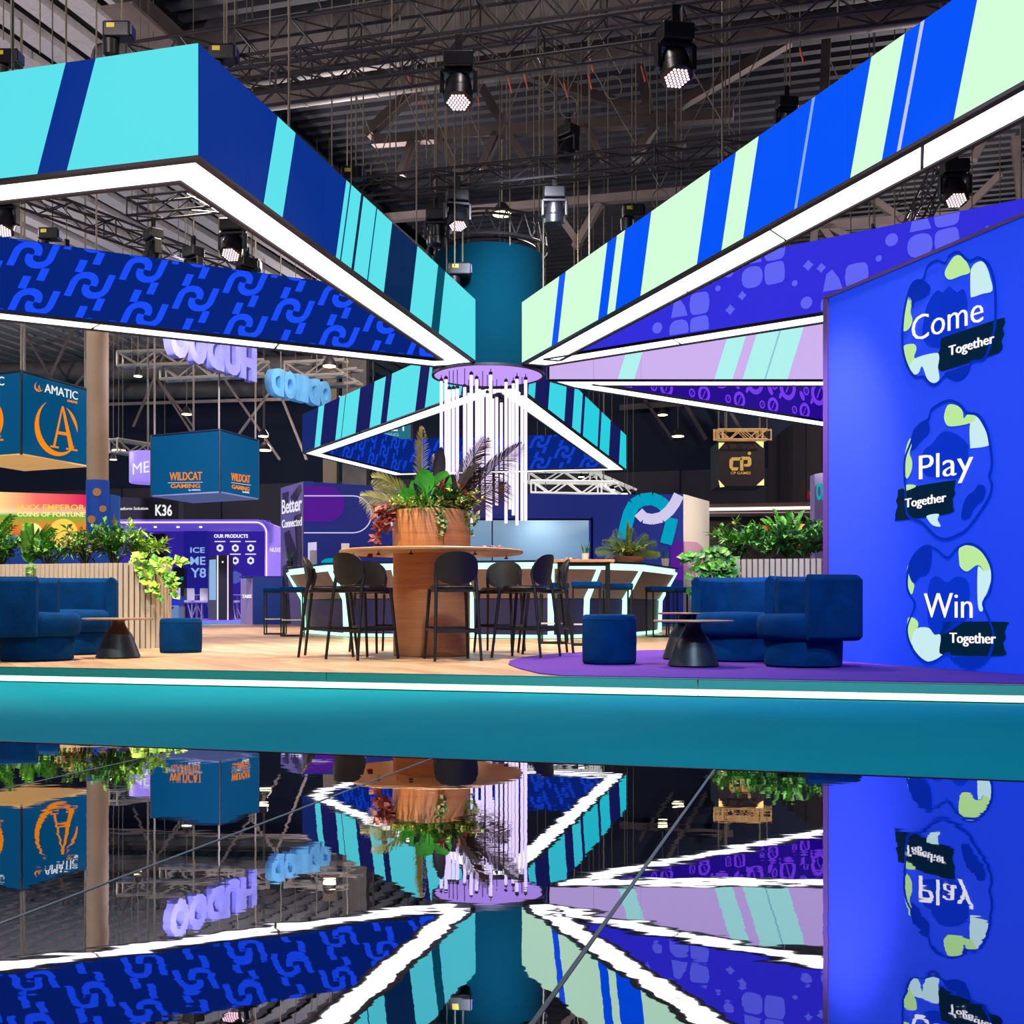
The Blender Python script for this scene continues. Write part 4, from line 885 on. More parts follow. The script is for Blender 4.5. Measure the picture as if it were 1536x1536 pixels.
# ================================================================== BAR
cx = {}
prof = [(-3.72, 20.4), (-2.62, 18.0), (-1.7, 17.55), (-.62, 17.3), (.58, 16.95), (1.12, 17.3), (1.75, 17.9), (2.62, 20.3)]
bar = wthing('bar_counter', (-.5, 17.6, PLAT), 'faceted island bar with taupe and navy panels outlined in glowing mint light', 'bar counter')
cen = Vector((-.5, 22, 0)); ZT = PLAT + 1.17
def outw(i, r):                                         # profile point pushed outwards
    p = Vector((*prof[i], 0)); a = Vector((*prof[max(i - 1, 0)], 0)); b = Vector((*prof[min(i + 1, len(prof) - 1)], 0)); t = (b - a).normalized(); n = Vector((t.y, -t.x, 0))
    return p + n * r
for i in range(len(prof) - 1):
    lo0, lo1, mi0, mi1, hi0, hi1 = outw(i, 0), outw(i + 1, 0), outw(i, .02), outw(i + 1, .02), outw(i, .30), outw(i + 1, .30)
    u = (lo1 - lo0).normalized() * .035; Z = Vector((0, 0, 1)); nb = Vector((-u.y, u.x, 0)).normalized() * .05
    MB().prism([lo0 + u + Z * (PLAT + .07), lo1 - u + Z * (PLAT + .07), mi1 - u + Z * (PLAT + .60), mi0 + u + Z * (PLAT + .60)], nb).build('lower_panel', M['bar_navy'], bar)
    MB().prism([mi0 + u + Z * (PLAT + .612), mi1 - u + Z * (PLAT + .612), hi1 - u * 1.3 + Z * (PLAT + 1.045), hi0 + u * 1.3 + Z * (PLAT + 1.045)], nb).build('upper_panel', M['bar_brown'], bar)
    MB().prism([lo0 - nb * .2 + Z * (PLAT + .012), lo1 - nb * .2 + Z * (PLAT + .012), lo1 - nb * .2 + Z * (PLAT + .062), lo0 - nb * .2 + Z * (PLAT + .062)], nb * .5).build('base_light', M['mint_light'], bar)
    MB().prism([hi0 + Z * (PLAT + 1.05), hi1 + Z * (PLAT + 1.05), hi1 + Z * (PLAT + 1.14), hi0 + Z * (PLAT + 1.14)], nb * 1.6).build('top_light', M['mint_light'], bar)
    # counter slab piece
    o0, o1, q0, q1 = outw(i, .36), outw(i + 1, .36), outw(i, -.35), outw(i + 1, -.35)
    MB().prism([o0 + Z * (ZT - .028), o1 + Z * (ZT - .028), q1 + Z * (ZT - .028), q0 + Z * (ZT - .028)], (0, 0, .03)).build('counter_slab', M['bar_top'], bar)
    MB().prism([lo0 + nb * 3 + Z * (PLAT + .01), lo1 + nb * 3 + Z * (PLAT + .01), lo1 + nb * 3 + Z * (PLAT + 1.13), lo0 + nb * 3 + Z * (PLAT + 1.13)], nb * .3).build('back_board', M['navy'], bar)
for i in range(len(prof)):
    a, b, c = outw(i, .01), outw(i, .03), outw(i, .305); Z = Vector((0, 0, 1))
    mb = MB().obox(a + Z * (PLAT + .03), b + Z * (PLAT + .605), .03, .09, (1, 0, 0)).obox(b + Z * (PLAT + .6), c + Z * (PLAT + 1.10), .03, .09, (1, 0, 0))
    mb.build('edge_light', M['mint_light'], bar)
# bottles and snacks behind the gap of the bar
m_fr = mat('fridge_inside', (150, 150, 160), .5, 0, (190, 190, 200), .35)
fr = wthing('drinks_shelf', P(567, 938, 18.6), 'small lit drinks shelf glimpsed between the bar chairs on the left of the pedestal', 'shelf')
MB().box(P(567, 913, 18.6) + Vector((0, .25, 0)), (.40, .04, .62)).build('back_board', m_fr, fr)
for k, y in enumerate((890, 905, 921, 937)): MB().box(P(567, y, 18.6) + Vector((0, .08, 0)), (.40, .34, .02)).build('shelf_board', M['white_paint'], fr)
botc = [mat('drink_' + n, c, .3) for n, c in (('yellow', (220, 190, 60)), ('red', (200, 40, 30)), ('orange', (230, 110, 30)), ('green', (40, 150, 110)))]
for r, (y, ms) in enumerate(((904, (0, 1)), (920, (1, 2)), (936, (3, 3)))):
    for k in range(4):
        p = P(557 + k * 6.5, y, 18.55); top('drink_bottle', MB().lathe([(.028, 0), (.03, .01), (.03, .10), (.012, .13), (.012, .15)], p, 12), botc[ms[k // 2]], ['yellow and red', 'red and orange', 'green'][r] + ' small drink bottle on the ' + ['upper', 'middle', 'lower'][r] + ' board of the lit shelf', 'bottle', 'drinks in the lit shelf', smooth=40)

# room block behind the bar
bw = wthing('bar_back_wall', P(740, 935, 28), 'big navy room block behind the bar with pill shapes and an interlocked arch logo', 'exhibition wall')
BF = FRONT(28.0); zt = CZ + (HY - 737) * 28 / FPX
def zpx(y, d): return CZ + (HY - y) * d / FPX
X = lambda px, d=28.0: (px - 768) * d / FPX
# front pieces around the serving opening (705..893 x 779..840)
def wall_piece(x0, x1, yt0, yt1, y0b, m, name, d=28.0, th=.25, nm=None):
    return MB().prism([P(x0, y0b, d), P(x1, y0b, d), P(x1, yt1, d), P(x0, yt0, d)], (0, th, 0)).build(name, m, bw)
wall_piece(455, 705, 722, 738, 936, M['navy_lit'], 'front_board'); wall_piece(705, 884, 738, 742, 779, M['navy_lit'], 'front_board'); wall_piece(705, 884, 852, 852, 936, M['navy_lit'], 'front_board'); wall_piece(884, 1025, 742, 741, 936, M['navy_lit'], 'front_board')
m_in = mat('serving_backdrop', (170, 196, 214), .5, 0, (88, 128, 156), .8)
MB().box((X(795), 30.2, zpx(815, 28)), (4.2, .06, 2.0)).build('inner_board', m_in, bw)
MB().box((X(738), 28.3, zpx(812, 28)), (.03, .06, 1.2)).build('mullion', M['black'], bw); MB().box((X(888), 28.05, zpx(812, 28)), (.05, .1, 1.2)).build('mullion', M['black'], bw); MB().box((X(795), 28.05, zpx(779, 28)), (3.1, .1, .04)).build('mullion', M['black'], bw)
lamp('SPOT', 'serving_lamp', (X(810), 29.2, zpx(760, 28)), (X(815), 30.2, zpx(810, 28)), 40, (.8, .95, 1), .05, 100, 1)
# side faces
SL = Plane(P(421, 900, 30.4)[:2], P(455, 900, 28)[:2]); m_side = mat('side_print', (92, 84, 130), .6, 0, (60, 54, 96), .5)
MB().prism([SL.px(421, 938), SL.px(455, 939), SL.px(455, 722), SL.px(421, 732)], (.25, .05, 0)).build('side_board', m_side, bw)
m_dkp = mat('side_print_dark', (44, 34, 66), .6)
for q in ([(424, 740), (433, 737), (431, 765), (424, 768)], [(436, 745), (450, 726), (452, 735), (440, 760)], [(426, 800), (434, 795), (446, 830), (444, 880), (436, 860), (430, 830)], [(441, 775), (451, 770), (452, 850), (447, 846)], [(424, 850), (430, 846), (436, 935), (426, 936)]): print_px(SL, q, m_dkp, bw, 'side_graphic', off=.01)
M['ltr'] = glow('white_lettering', (236, 232, 250), 1.0)
text_px(SL, 'Better', 423, 771, 452.5, 765, 21, M['ltr'], bw, bold=.012); text_px(SL, 'Connected', 423, 792, 452.5, 788, 12, M['ltr'], bw, bold=.01)
SR = Plane(P(1025, 900, 28)[:2], P(1064, 900, 31)[:2])
MB().prism([SR.px(1025, 936), SR.px(1064, 934), SR.px(1064, 752), SR.px(1025, 741)], (-.1, .1, 0)).build('side_board', mat('cream_board', (224, 214, 206), .6), bw)
print_px(SR, [(1026, 812), (1045, 813), (1055, 822), (1056, 860), (1026, 862)], mat('mauve_print', (200, 150, 180), .6), bw, 'side_graphic', off=.012)
# front graphics: violet pill, white outline pill, logo arches
m_vio = glow('violet_print', (88, 30, 150), .9); m_wh = glow('white_print', (214, 206, 240), .95); m_tl = glow('teal_print', (0, 170, 205), .85)
FP = BF
def pillpts(x0, x1, y0, y1, n=10):
    r = (y1 - y0) / 2; c = (y0 + y1) / 2
    return [(x0, y0)] + [(x1 - r + r * math.cos(-PI / 2 + PI * i / n), c + r * math.sin(-PI / 2 + PI * i / n)) for i in range(n + 1)] + [(x0, y1)]
print_px(FP, pillpts(456, 517, 729, 783), m_vio, bw, 'pill_graphic', off=.01)
o1, i1 = pillpts(456, 558, 743, 800, 14), pillpts(456, 556.4, 744.6, 798.4, 14)
mb = MB()
for k in range(len(o1) - 1):
    mb.prism([FP.px(*o1[k], .014), FP.px(*o1[k + 1], .014), FP.px(*i1[k + 1], .014), FP.px(*i1[k], .014)], (0, -.01, 0))
mb.build('pill_outline', m_wh, bw)
text_px(FP, 'WILD', 563, 790, 640, 790, 18, m_wh, bw, bold=.03) if False else None
for q in ([(564, 770), (569, 768), (575, 790), (570, 791)], [(575, 790), (570, 791), (578, 770), (583, 770)], [(578, 770), (583, 770), (588, 790), (583, 791)], [(588, 790), (583, 791), (590, 769), (595, 769)]): print_px(FP, q, m_wh, bw, 'letter_stroke', off=.012)
print_px(FP, [(462, 814), (475, 813), (475, 842), (462, 842)], m_wh, bw, 'bar_graphic', off=.012); print_px(FP, [(512, 815), (524, 815), (524, 844), (512, 844)], m_wh, bw, 'bar_graphic', off=.012)
print_px(FP, [(482, 842), (488, 838), (498, 837), (506, 839), (511, 844), (482, 844)], m_tl, bw, 'arch_graphic', off=.012)
ZC = (860, 740, 3.3391)
def thick(path, w, m, off, name):
    mb = MB()
    for p, q in zip(path, path[1:]):
        dx, dy = q[0] - p[0], q[1] - p[1]; L = math.hypot(dx, dy) or 1; nx, ny = -dy / L * w / 2, dx / L * w / 2; ex, ey = dx / L * .8, dy / L * .8
        mb.prism([FP.px(p[0] + nx - ex, p[1] + ny - ey, off), FP.px(q[0] + nx + ex, q[1] + ny + ey, off), FP.px(q[0] - nx + ex, q[1] - ny + ey, off), FP.px(p[0] - nx - ex, p[1] - ny - ey, off)], (0, -.008, 0))
    return mb.build(name, m, bw)
thick([(935, 808), (939, 789), (944, 770), (951, 757), (962, 750), (978, 748), (990, 753), (998, 760)], 19, m_tl, .012, 'logo_arch')
thick([(958, 769), (966, 777), (978, 779), (992, 776), (1004, 766), (1012, 755), (1018, 743)], 16, m_wh, .014, 'logo_arch')
thick([(1008, 778), (1004, 796), (999, 815)], 18, m_tl, .012, 'logo_arch')
print_px(FP, [(1025, 811), (1012, 812), (1006, 822), (1005, 870), (1025, 870)], m_vio, bw, 'pill_graphic', off=.01)

# ================================================================== PLANTERS AND PLANTS
def leaf(mb, p, d, n, L, w, fold=.25):
    d = d.normalized(); s_ = d.cross(n)
    if s_.length < 1e-4: s_ = d.cross(Vector((1, 0, 0)))
    s_.normalize(); up = s_.cross(d)
    mb.add([p, p + d * L * .45 + s_ * w / 2 + up * w * fold, p + d * L * .5, p + d * L * .45 - s_ * w / 2 + up * w * fold, p + d * L - up * L * .12, p + d * L * .2 + s_ * w * .3 + up * w * fold * .5, p + d * L * .2 - s_ * w * .3 + up * w * fold * .5],
           [(0, 5, 2), (5, 1, 2), (1, 4, 2), (0, 2, 6), (6, 2, 3), (3, 2, 4)])
def rnd(a=1): return Vector((random.uniform(-a, a), random.uniform(-a, a), random.uniform(-a, a)))
def shrub(pos, r, h, n, ms, label, cat='shrub', L=.1, w=.05, group=None, name='leafy_shrub', droop=0):
    o = wthing(name, pos, label, cat, group); pos = Vector(pos); st_ = MB(); mbs = [MB() for _ in ms]
    for i in range(max(5, n // 14)):
        a = random.uniform(0, 2 * PI); e = random.uniform(.1, 1); rr = r * random.uniform(.3, 1)
        tip = pos + Vector((rr * math.cos(a), rr * math.sin(a) * .8, h * random.uniform(.45, 1) * (1.1 - .35 * rr / r) - droop * rr)); mid = pos.lerp(tip, .5) + Vector((0, 0, h * .16 + droop * .2))
        st_.tube([pos, mid, tip], [.005, .004, .002], 4, False)
        for k in range(14):
            t = random.uniform(.25, 1); b = (pos.lerp(mid, t * 2) if t < .5 else mid.lerp(tip, t * 2 - 1)); d = (tip - pos).normalized() * .7 + rnd(.9); 
            leaf(mbs[random.randrange(len(ms))], b, d, Vector((0, 0, 1)) + rnd(.4), L * random.uniform(.6, 1.2), w * random.uniform(.7, 1.2))
    st_.build('stem', M['stem'], o)
    for mb, m in zip(mbs, ms):
        if mb.v: q = mb.build('foliage', m, o, fix=False); q['kind'] = 'stuff'
    return o
def zz(pos, nf, h, label, lean=.5, m=None, L=.11, wd=.045, az=None):
    o = wthing('zz_plant', pos, label, 'plant'); pos = Vector(pos)
    for i in range(nf):
        a = random.uniform(0, 2 * PI) if az is None else az[i % len(az)] + random.uniform(-.2, .2); ln = lean * random.uniform(.4, 1.1); hh = h * random.uniform(.75, 1.05)
        pts = [pos + Vector((math.cos(a) * ln * hh * t ** 1.5, math.sin(a) * ln * hh * .6 * t ** 1.5, hh * t * (1 - .12 * t))) for t in [k / 8 for k in range(9)]]
        fr_ = MB().tube(pts, [.012 - .001 * k for k in range(9)], 5); side = Vector((-math.sin(a), math.cos(a), 0)) * .55 + Vector((math.cos(a), 0, 0)) * .45
        for k in range(2, 16):
            t = k / 16; j = int(t * 8); b = pts[j].lerp(pts[min(8, j + 1)], t * 8 - j); tang = (pts[min(8, j + 1)] - pts[j]).normalized() if j < 8 else Vector((0, 0, 1))
            for sg in (-1, 1): leaf(fr_, b, side * sg + tang * .9, tang.cross(side) + Vector((0, -.3, 0)), L * (1.15 - .5 * t), wd)
        fr_.build('frond', m or M['green'], o, fix=False)
    return o
def palm(pos, fronds, label, m=None, name='palm', LL=.22):
    """fronds: (azimuth, elevation deg, length, droop)"""
    o = wthing(name, pos, label, 'palm'); pos = Vector(pos)
    for az, el, Ln, dr in fronds:
        h = Vector((math.cos(az), math.sin(az), 0)); e = math.radians(el); n = 12
        pts = [pos + h * (Ln * t * math.cos(e)) + Vector((0, 0, Ln * t * math.sin(e) - dr * Ln * t * t)) for t in [k / n for k in range(n + 1)]]
        fr_ = MB().tube(pts, [.010 - .0006 * k for k in range(n + 1)], 5); phi = random.uniform(.7, 1.25); NL = 44 if LL < .28 else 60
        for k in range(5, NL):
            t = k / NL; j = int(t * n); b = pts[j].lerp(pts[min(n, j + 1)], t * n - j); tang = (pts[min(n, j + 1)] - pts[j]).normalized() if j < n else h; sd = tang.cross(Vector((0, 0, 1))).normalized(); sd = sd * math.cos(phi) + tang.cross(sd) * math.sin(phi)
            LLk = LL * math.sin(PI * min(1, .12 + t * .88)) ** .6 * random.uniform(.85, 1.1)
            for sg in (-1, 1):
                d = (sd * sg * .8 + tang * .75 + Vector((0, 0, -.10 + .15 * random.random()))).normalized(); u = d.cross(tang).normalized() * .007
                fr_.add([b + u, b - u, b + d * LLk * .6 - u * 1.1 - Vector((0, 0, .02)), b + d * LLk - Vector((0, 0, LLk * .25)), b + d * LLk * .6 + u * 1.1 - Vector((0, 0, .02))], [(0, 1, 2, 4), (4, 2, 3)])
        fr_.build('frond', m or M['palm'], o, fix=False)
    return o
def trailer(pos, drops, label, ms, L=.07, w=.06, name='trailing_pothos'):
    o = wthing(name, pos, label, 'trailing plant'); pos = Vector(pos); st_ = MB(); mbs = [MB() for _ in ms]
    for dx, dy, dz in drops:
        tip = pos + Vector((dx, dy, dz)); mid = pos + Vector((dx * .8, dy * .9, .06 + max(0, dz)))
        pts = [pos.lerp(mid, t).lerp(mid.lerp(tip, t), t) for t in [k / 8 for k in range(9)]]; st_.tube(pts, .004, 4, False)
        for k in range(int(10 + 40 * (tip - pos).length)):
            t = random.random(); j = min(7, int(t * 8)); b = pts[j].lerp(pts[j + 1], t * 8 - j); leaf(mbs[random.randrange(len(ms))], b, Vector((random.uniform(-1, 1), random.uniform(-1, .2), random.uniform(-.8, .6))), Vector((0, -1, .6)), L * random.uniform(.6, 1.25), w * random.uniform(.7, 1.2), .1)
    st_.build('stem', M['stem'], o)
    for mb, m in zip(mbs, ms): q = mb.build('foliage', m, o, fix=False); q['kind'] = 'stuff'
    return o
def fluted_planter(c, hx, hy, h, label, rot=0, rad=None):
    o = thing('fluted_planter', c, label, 'planter', None, rot); rad = rad or hy
    pts = []
    for (sx, sy, a0) in ((1, 1, 0), (-1, 1, 90), (-1, -1, 180), (1, -1, 270)):
        for k in range(13):
            a = math.radians(a0 + 90 * k / 12); pts.append((sx * (hx - rad) + rad * math.cos(a), sy * (hy - rad) + rad * math.sin(a)))
    MB().prism([(x * .985, y * .97, .0) for x, y in pts], (0, 0, h - .04)).build('box_body', M['flute_gap'], o)
    MB().prism([(x * .97, y * .95, h - .045) for x, y in pts], (0, 0, .02)).build('soil', M['soil'], o)
    fl_ = MB(); per = [Vector((*p, 0)) for p in pts]; L = sum((per[(i + 1) % len(per)] - per[i]).length for i in range(len(per))); n = int(L / .062); step = L / n; acc = 0; nxt = 0
    for i in range(len(per)):
        a, b = per[i], per[(i + 1) % len(per)]; l = (b - a).length
        while nxt < acc + l - 1e-9:
            p = a.lerp(b, (nxt - acc) / l); t = (b - a).normalized(); nn = Vector((t.y, -t.x, 0)); w = step * .43
            fl_.prism([p - t * w, p - t * w * .8 + nn * .014, p + t * w * .8 + nn * .014, p + t * w, p - nn * .012], (0, 0, h)); nxt += step
        acc += l
    q = fl_.build('fluting', M['flute'], o); q['kind'] = 'stuff'
    return o
random.seed(5)
LP = st(0, 0); lpc = Vector((-6.02, 14.05, PLAT)); fluted_planter(lpc, 1.95, .42, 1.0, 'long greige fluted planter box with rounded ends behind the left tub chairs', -.2755)
def on_lp(u, v=0, z=1.0): return lpc + E1 * u + E2 * v + Vector((0, 0, z - .03))
for u, v, nf, h, lab in [(-.55, -.05, 9, .58, 'tallest zz plant of the left planter, near the bright game screen'), (.05, .0, 6, .5, 'zz plant leaning out beside the blue column in the left planter'), (-1.6, 0, 5, .34, 'zz plant at the picture edge in the left planter')]:
    zz(on_lp(u, v), nf + 4, h + .14, lab, .6, M['green'], .13, .055)
for i, (u, v, lab, ms) in enumerate([(-1.75, -.1, 'low dark leafy shrub at the picture edge end of the left planter', ['green2', 'green3']), (-1.2, -.15, 'mixed green shrub between the two zz plants of the left planter', ['green', 'green2']), (-.8, -.2, 'low yellow-green shrub at the rim of the left planter', ['green3', 'green']), (-.25, -.15, 'dense green shrub in front of the leaning zz plant', ['green', 'green2']),
        (.4, -.1, 'bushy dark shrub in front of the blue column', ['green2', 'green']), (.85, .0, 'bushy grey-green shrub in the left planter past the column', ['green2', 'leaf_cream', 'green']), (1.3, -.05, 'dark fine-leaved shrub near the rounded end of the left planter', ['green2', 'green2', 'green']), (1.6, .05, 'light green shrub at the rounded end of the left planter', ['green', 'green3'])]):
    shrub(on_lp(u, v), .42, .46 + .12 * (i > 4), 330, [M[m] for m in ms], lab, L=.11, w=.042)
shrub(on_lp(1.15, .12), .2, .62, 150, [M['green2'], M['green']], 'tall feathery shrub rising near the rounded end of the left planter', L=.09, w=.03)
trailer(on_lp(1.62, -.2), [(.55, -.1, -.25), (.45, -.25, -.5), (.6, .0, .05), (.3, -.25, -.3), (.5, -.2, -.1), (.25, -.25, .1), (.6, -.15, -.4)], 'bright green pothos spilling over the rounded end of the left planter', [M['green'], M['green3'], M['green3']], .10, .08)
trailer(on_lp(-.5, -.38), [(-.1, -.12, -.2), (.15, -.12, -.12), (.35, -.1, -.3)], 'small yellow-green pothos hanging over the front of the left planter', [M['green3'], M['green']])
trailer(on_lp(.4, -.38), [(-.05, -.1, -.35), (.05, -.1, -.12), (.35, -.1, -.45)], 'thin dark pothos strands hanging down the flutes of the left planter', [M['green2'], M['green']], .06, .04)
trailer(on_lp(-1.5, -.38), [(-.05, -.1, -.2), (.15, -.1, -.25), (.1, -.1, -.1)], 'short pothos strands over the flutes behind the tub chairs', [M['green2'], M['green3']], .06, .05)

rpc = Vector((3.72, 12.75, PLAT)); fluted_planter(rpc, 1.45, .42, 1.02, 'long grey fluted planter box behind the tub chairs beside the blue slogan wall', -.2755, .25)
def on_rp(u, v=0, z=1.02): return rpc + E1 * u + E2 * v + Vector((0, 0, z - .03))
for u, v, nf, h, lab in [(-.6, .05, 8, .52, 'zz plant with pale green fronds, tallest in the right planter'), (.15, .1, 7, .5, 'zz plant in the middle of the right planter'), (.62, .0, 6, .48, 'zz plant in the right planter close to the blue wall')]:
    zz(on_rp(u, v), nf + 3, h + .12, lab, .55, M['green'], .14, .06)
for i, (u, v, lab, ms) in enumerate([(-1.15, -.05, 'dark leafy shrub at the outer corner of the right planter', ['green2', 'green']), (-.8, -.2, 'mid green shrub near the outer corner of the right planter', ['green', 'green2']), (-.4, -.2, 'dense dark shrub under the pale zz fronds', ['green2', 'green2', 'green']), (-.05, -.15, 'round-leaved green shrub at the centre of the right planter', ['green', 'green3']),
        (.3, -.2, 'dark glossy shrub right of centre in the right planter', ['green2', 'green']), (.7, -.2, 'green shrub at the blue wall end of the right planter', ['green', 'green2']), (.95, .0, 'tall leafy shrub touching the trim of the blue wall', ['green', 'green2'])]):
    shrub(on_rp(u, v), .40, .50, 340, [M[m] for m in ms], lab, L=.12, w=.055)
trailer(on_rp(-1.2, -.3), [(-.25, -.2, -.1), (-.4, -.15, -.35), (-.2, -.25, -.55), (-.1, -.25, -.7), (-.5, -.1, -.15), (-.05, -.25, -.35), (-.5, -.1, -.4), (-.3, -.2, -.65), (-.55, -.1, .05), (-.3, -.2, .12), (-.15, -.2, -.5), (-.42, -.1, -.55)], 'round-leaved pothos spilling over the outer corner of the right planter', [M['green'], M['green2'], M['green2']], .10, .09)
trailer(on_rp(-.1, -.4), [(-.1, -.12, -.25), (.1, -.12, -.35), (0, -.1, -.15)], 'pothos hanging over the centre of the right planter front', [M['green3'], M['green']], .08, .07)
trailer(on_rp(.4, -.4), [(-.1, -.12, -.25), (.15, -.12, -.3), (.3, -.1, -.15), (0, -.1, -.4)], 'pothos hanging down behind the tub chair closest to the blue wall', [M['green'], M['green3']], .09, .08)

# plants of the oak planter
pc = PT + Vector((0, 0, 1.40))
A = math.radians
palm(pc + Vector((-.1, .05, 0)), [(A(180), 58, .95, .42), (A(190), 30, .72, .2), (A(95), 84, 1.0, .05), (A(172), 45, .7, .3), (A(200), 20, .6, .15)], 'pale feathery palm leaning out of the oak planter to its open side', M['palm'], LL=.21)
palm(pc + Vector((.12, .1, 0)), [(A(5), 66, 1.05, .12), (A(-5), 46, 1.15, .06), (A(10), 34, .8, .1), (A(160), 82, .7, .05), (A(-15), 58, .7, .1)], 'dark feathery palm reaching across the light tubes from the oak planter', mat('palm_dark', (74, 62, 60), .6), LL=.30)
def big_leaves(pos, lst, m, label, name='broadleaf_plant'):
    o = wthing(name, pos, label, 'plant')
    for az, el, stem_l, L, w in lst:
        h = Vector((math.cos(A(az)), math.sin(A(az)) * .6, 0)); e = A(el); d = (h * math.cos(e) + Vector((0, 0, math.sin(e)))).normalized(); b = Vector(pos) + d * stem_l
        mb = MB().tube([pos, b], .006, 5, False); side = d.cross(Vector((0, -1, .25))).normalized(); up = side.cross(d); n = 8
        vs = []; fs_ = []
        for k in range(n + 1):
            t = k / n; ww = w / 2 * math.sin(PI * (t * .93 + .05)) ** .7; c = b + d * L * t - up * (-.12 * L * t * t); vs += [c + side * ww + up * ww * .35, c, c - side * ww + up * ww * .35]
        for k in range(n):
            for q in (0, 1): fs_.append((3 * k + q, 3 * k + q + 1, 3 * k + q + 4, 3 * k + q + 3))
        mb.add(vs, fs_); mb.build('broad_leaf', m, o, fix=False, smooth=60)
    return o
big_leaves(pc + Vector((.03, -.1, 0)), [(65, 76, .28, .42, .13), (20, 62, .16, .30, .17), (178, 58, .12, .26, .08)], M['leaf_plum'], 'plant with dark plum upright leaves in the oak planter')
M['leaf_bright'] = mat('leaf_bright', (60, 150, 36), .35, 0, noise_=(10, .25))
big_leaves(pc + Vector((0, -.12, 0)), [(130, 75, .24, .24, .2), (40, 66, .22, .26, .2), (20, 50, .2, .22, .16), (160, 60, .16, .24, .16), (5, 20, .28, .18, .09), (195, 40, .18, .22, .14)], M['leaf_bright'], 'plant with bright green lobed leaves in the oak planter')
def grass_tuft(pos, n, L, m, label):
    o = wthing('spider_plant', pos, label, 'plant'); mb = MB(); pos = Vector(pos)
    for i in range(n):
        a = random.uniform(0, 2 * PI); e = random.uniform(.5, 1.4); h = Vector((math.cos(a), math.sin(a), 0)); LL = L * random.uniform(.7, 1.1); s_ = Vector((-math.sin(a), math.cos(a), 0)) * .006
        pts = [pos + h * LL * t * math.cos(e) + Vector((0, 0, LL * (t * math.sin(e) - .45 * t * t))) for t in (0, .35, .7, 1)]
        for p, q in zip(pts, pts[1:]): mb.add([p - s_, p + s_, q + s_ * .8, q - s_ * .8], [(0, 1, 2, 3)])
    q = mb.build('blades', m, o, fix=False); q['kind'] = 'stuff'; return o
grass_tuft(pc + Vector((-.02, -.2, 0)), 170, .52, mat('blade_green', (76, 150, 40), .45), 'grassy light green spider plant at the front of the oak planter')
grass_tuft(pc + Vector((-.2, -.05, 0)), 110, .5, M['green'], 'darker grassy plant in the oak planter beside the spider plant')
shrub(pc + Vector((-.22, -.2, 0)), .24, .2, 260, [M['leaf_cream'], M['green3']], 'cream-variegated ivy along the rim of the oak planter', 'ivy', L=.06, w=.04, name='variegated_ivy')
shrub(pc + Vector((.05, -.27, 0)), .22, .16, 220, [M['leaf_cream'], M['green3']], 'cream-variegated ivy at the middle of the oak planter rim', 'ivy', L=.06, w=.04, name='variegated_ivy')
shrub(pc + Vector((.22, -.15, 0)), .28, .34, 340, [M['leaf_red'], M['green2'], M['leaf_plum']], 'bushy plant with mixed dark red and green leaves in the oak planter', L=.09, w=.05)
shrub(pc + Vector((.3, -.1, 0)), .28, .28, 300, [M['leaf_cream'], M['green2'], M['green3']], 'cream and green leafy plant at the light-tube side of the oak planter', L=.07, w=.045)
trailer(pc + Vector((-.3, -.12, 0)), [(-.22, -.1, .02), (-.18, -.1, -.15), (-.25, -.05, -.3), (-.12, -.12, -.2), (-.28, -.05, -.42), (-.2, -.12, .08)], 'copper-red trailing plant hanging off the side of the oak planter', [M['leaf_red'], M['leaf_red'], mat('leaf_copper', (150, 70, 60), .5, noise_=(14, .4))], .10, .06, 'trailing_coleus')
trailer(pc + Vector((.10, -.34, 0)), [(.0, -.08, -.25), (.02, -.09, -.12), (.05, -.08, -.3)], 'short ivy strand hanging down the front of the oak planter', [M['leaf_cream'], M['green2']], .06, .05, 'hanging_ivy')
trailer(pc + Vector((.32, -.12, 0)), [(.12, -.05, -.1), (.08, -.1, -.2), (.15, 0, -.02)], 'leafy strand spilling off the light-tube side of the oak planter', [M['leaf_cream'], M['green2']], .06, .05, 'hanging_ivy')

# plants and things on the bar and tables
def pot(px, ybot, d, r, h, m, label, name='plant_pot', cat='plant pot'):
    p = P(px, ybot, d); o = top(name, MB().lathe([(r * .78, 0), (r, h), (r * .9, h), (r * .86, h * .86), (.001, h * .86)], p, 24), m, label, cat, origin=tuple(p), smooth=40); return p
pz = ht.location.z + 1.103; hd = ht.location.y
def on_z(px, z, d): return Vector(((px - 768) * d / FPX, d, z))
def pot_at(p, r, h, m, label): return top('plant_pot', MB().lathe([(r * .78, 0), (r, h), (r * .9, h), (r * .86, h * .86), (.001, h * .86)], p, 24), m, label, 'plant pot', origin=tuple(p), smooth=40)
def snake(p, n, L, label):
    o = wthing('snake_plant', p, label, 'plant')
    for i in range(n):
        a = random.uniform(0, 2 * PI); b = Vector(p) + Vector((math.cos(a), math.sin(a), 0)) * .02; mb = MB(); leaf(mb, b, Vector((math.cos(a) * .22, math.sin(a) * .22, 1)), Vector((math.sin(a), -math.cos(a), .1)), L * random.uniform(.7, 1), .028, .1); mb.build('blade_leaf', M['green2'], o, fix=False)
p = on_z(878, pz, hd); pot_at(p, .05, .09, M['white_pot'], 'small white plant pot standing on the tall black table'); snake(p + Vector((0, 0, .078)), 9, .2, 'small snake plant in the white pot on the tall black table')
p = on_z(998, ZT + .003, 19.3); pot_at(p, .07, .13, M['white_pot'], 'small white plant pot at the right end of the bar counter'); snake(p + Vector((0, 0, .11)), 8, .22, 'small dark snake plant in the pot at the right end of the bar')
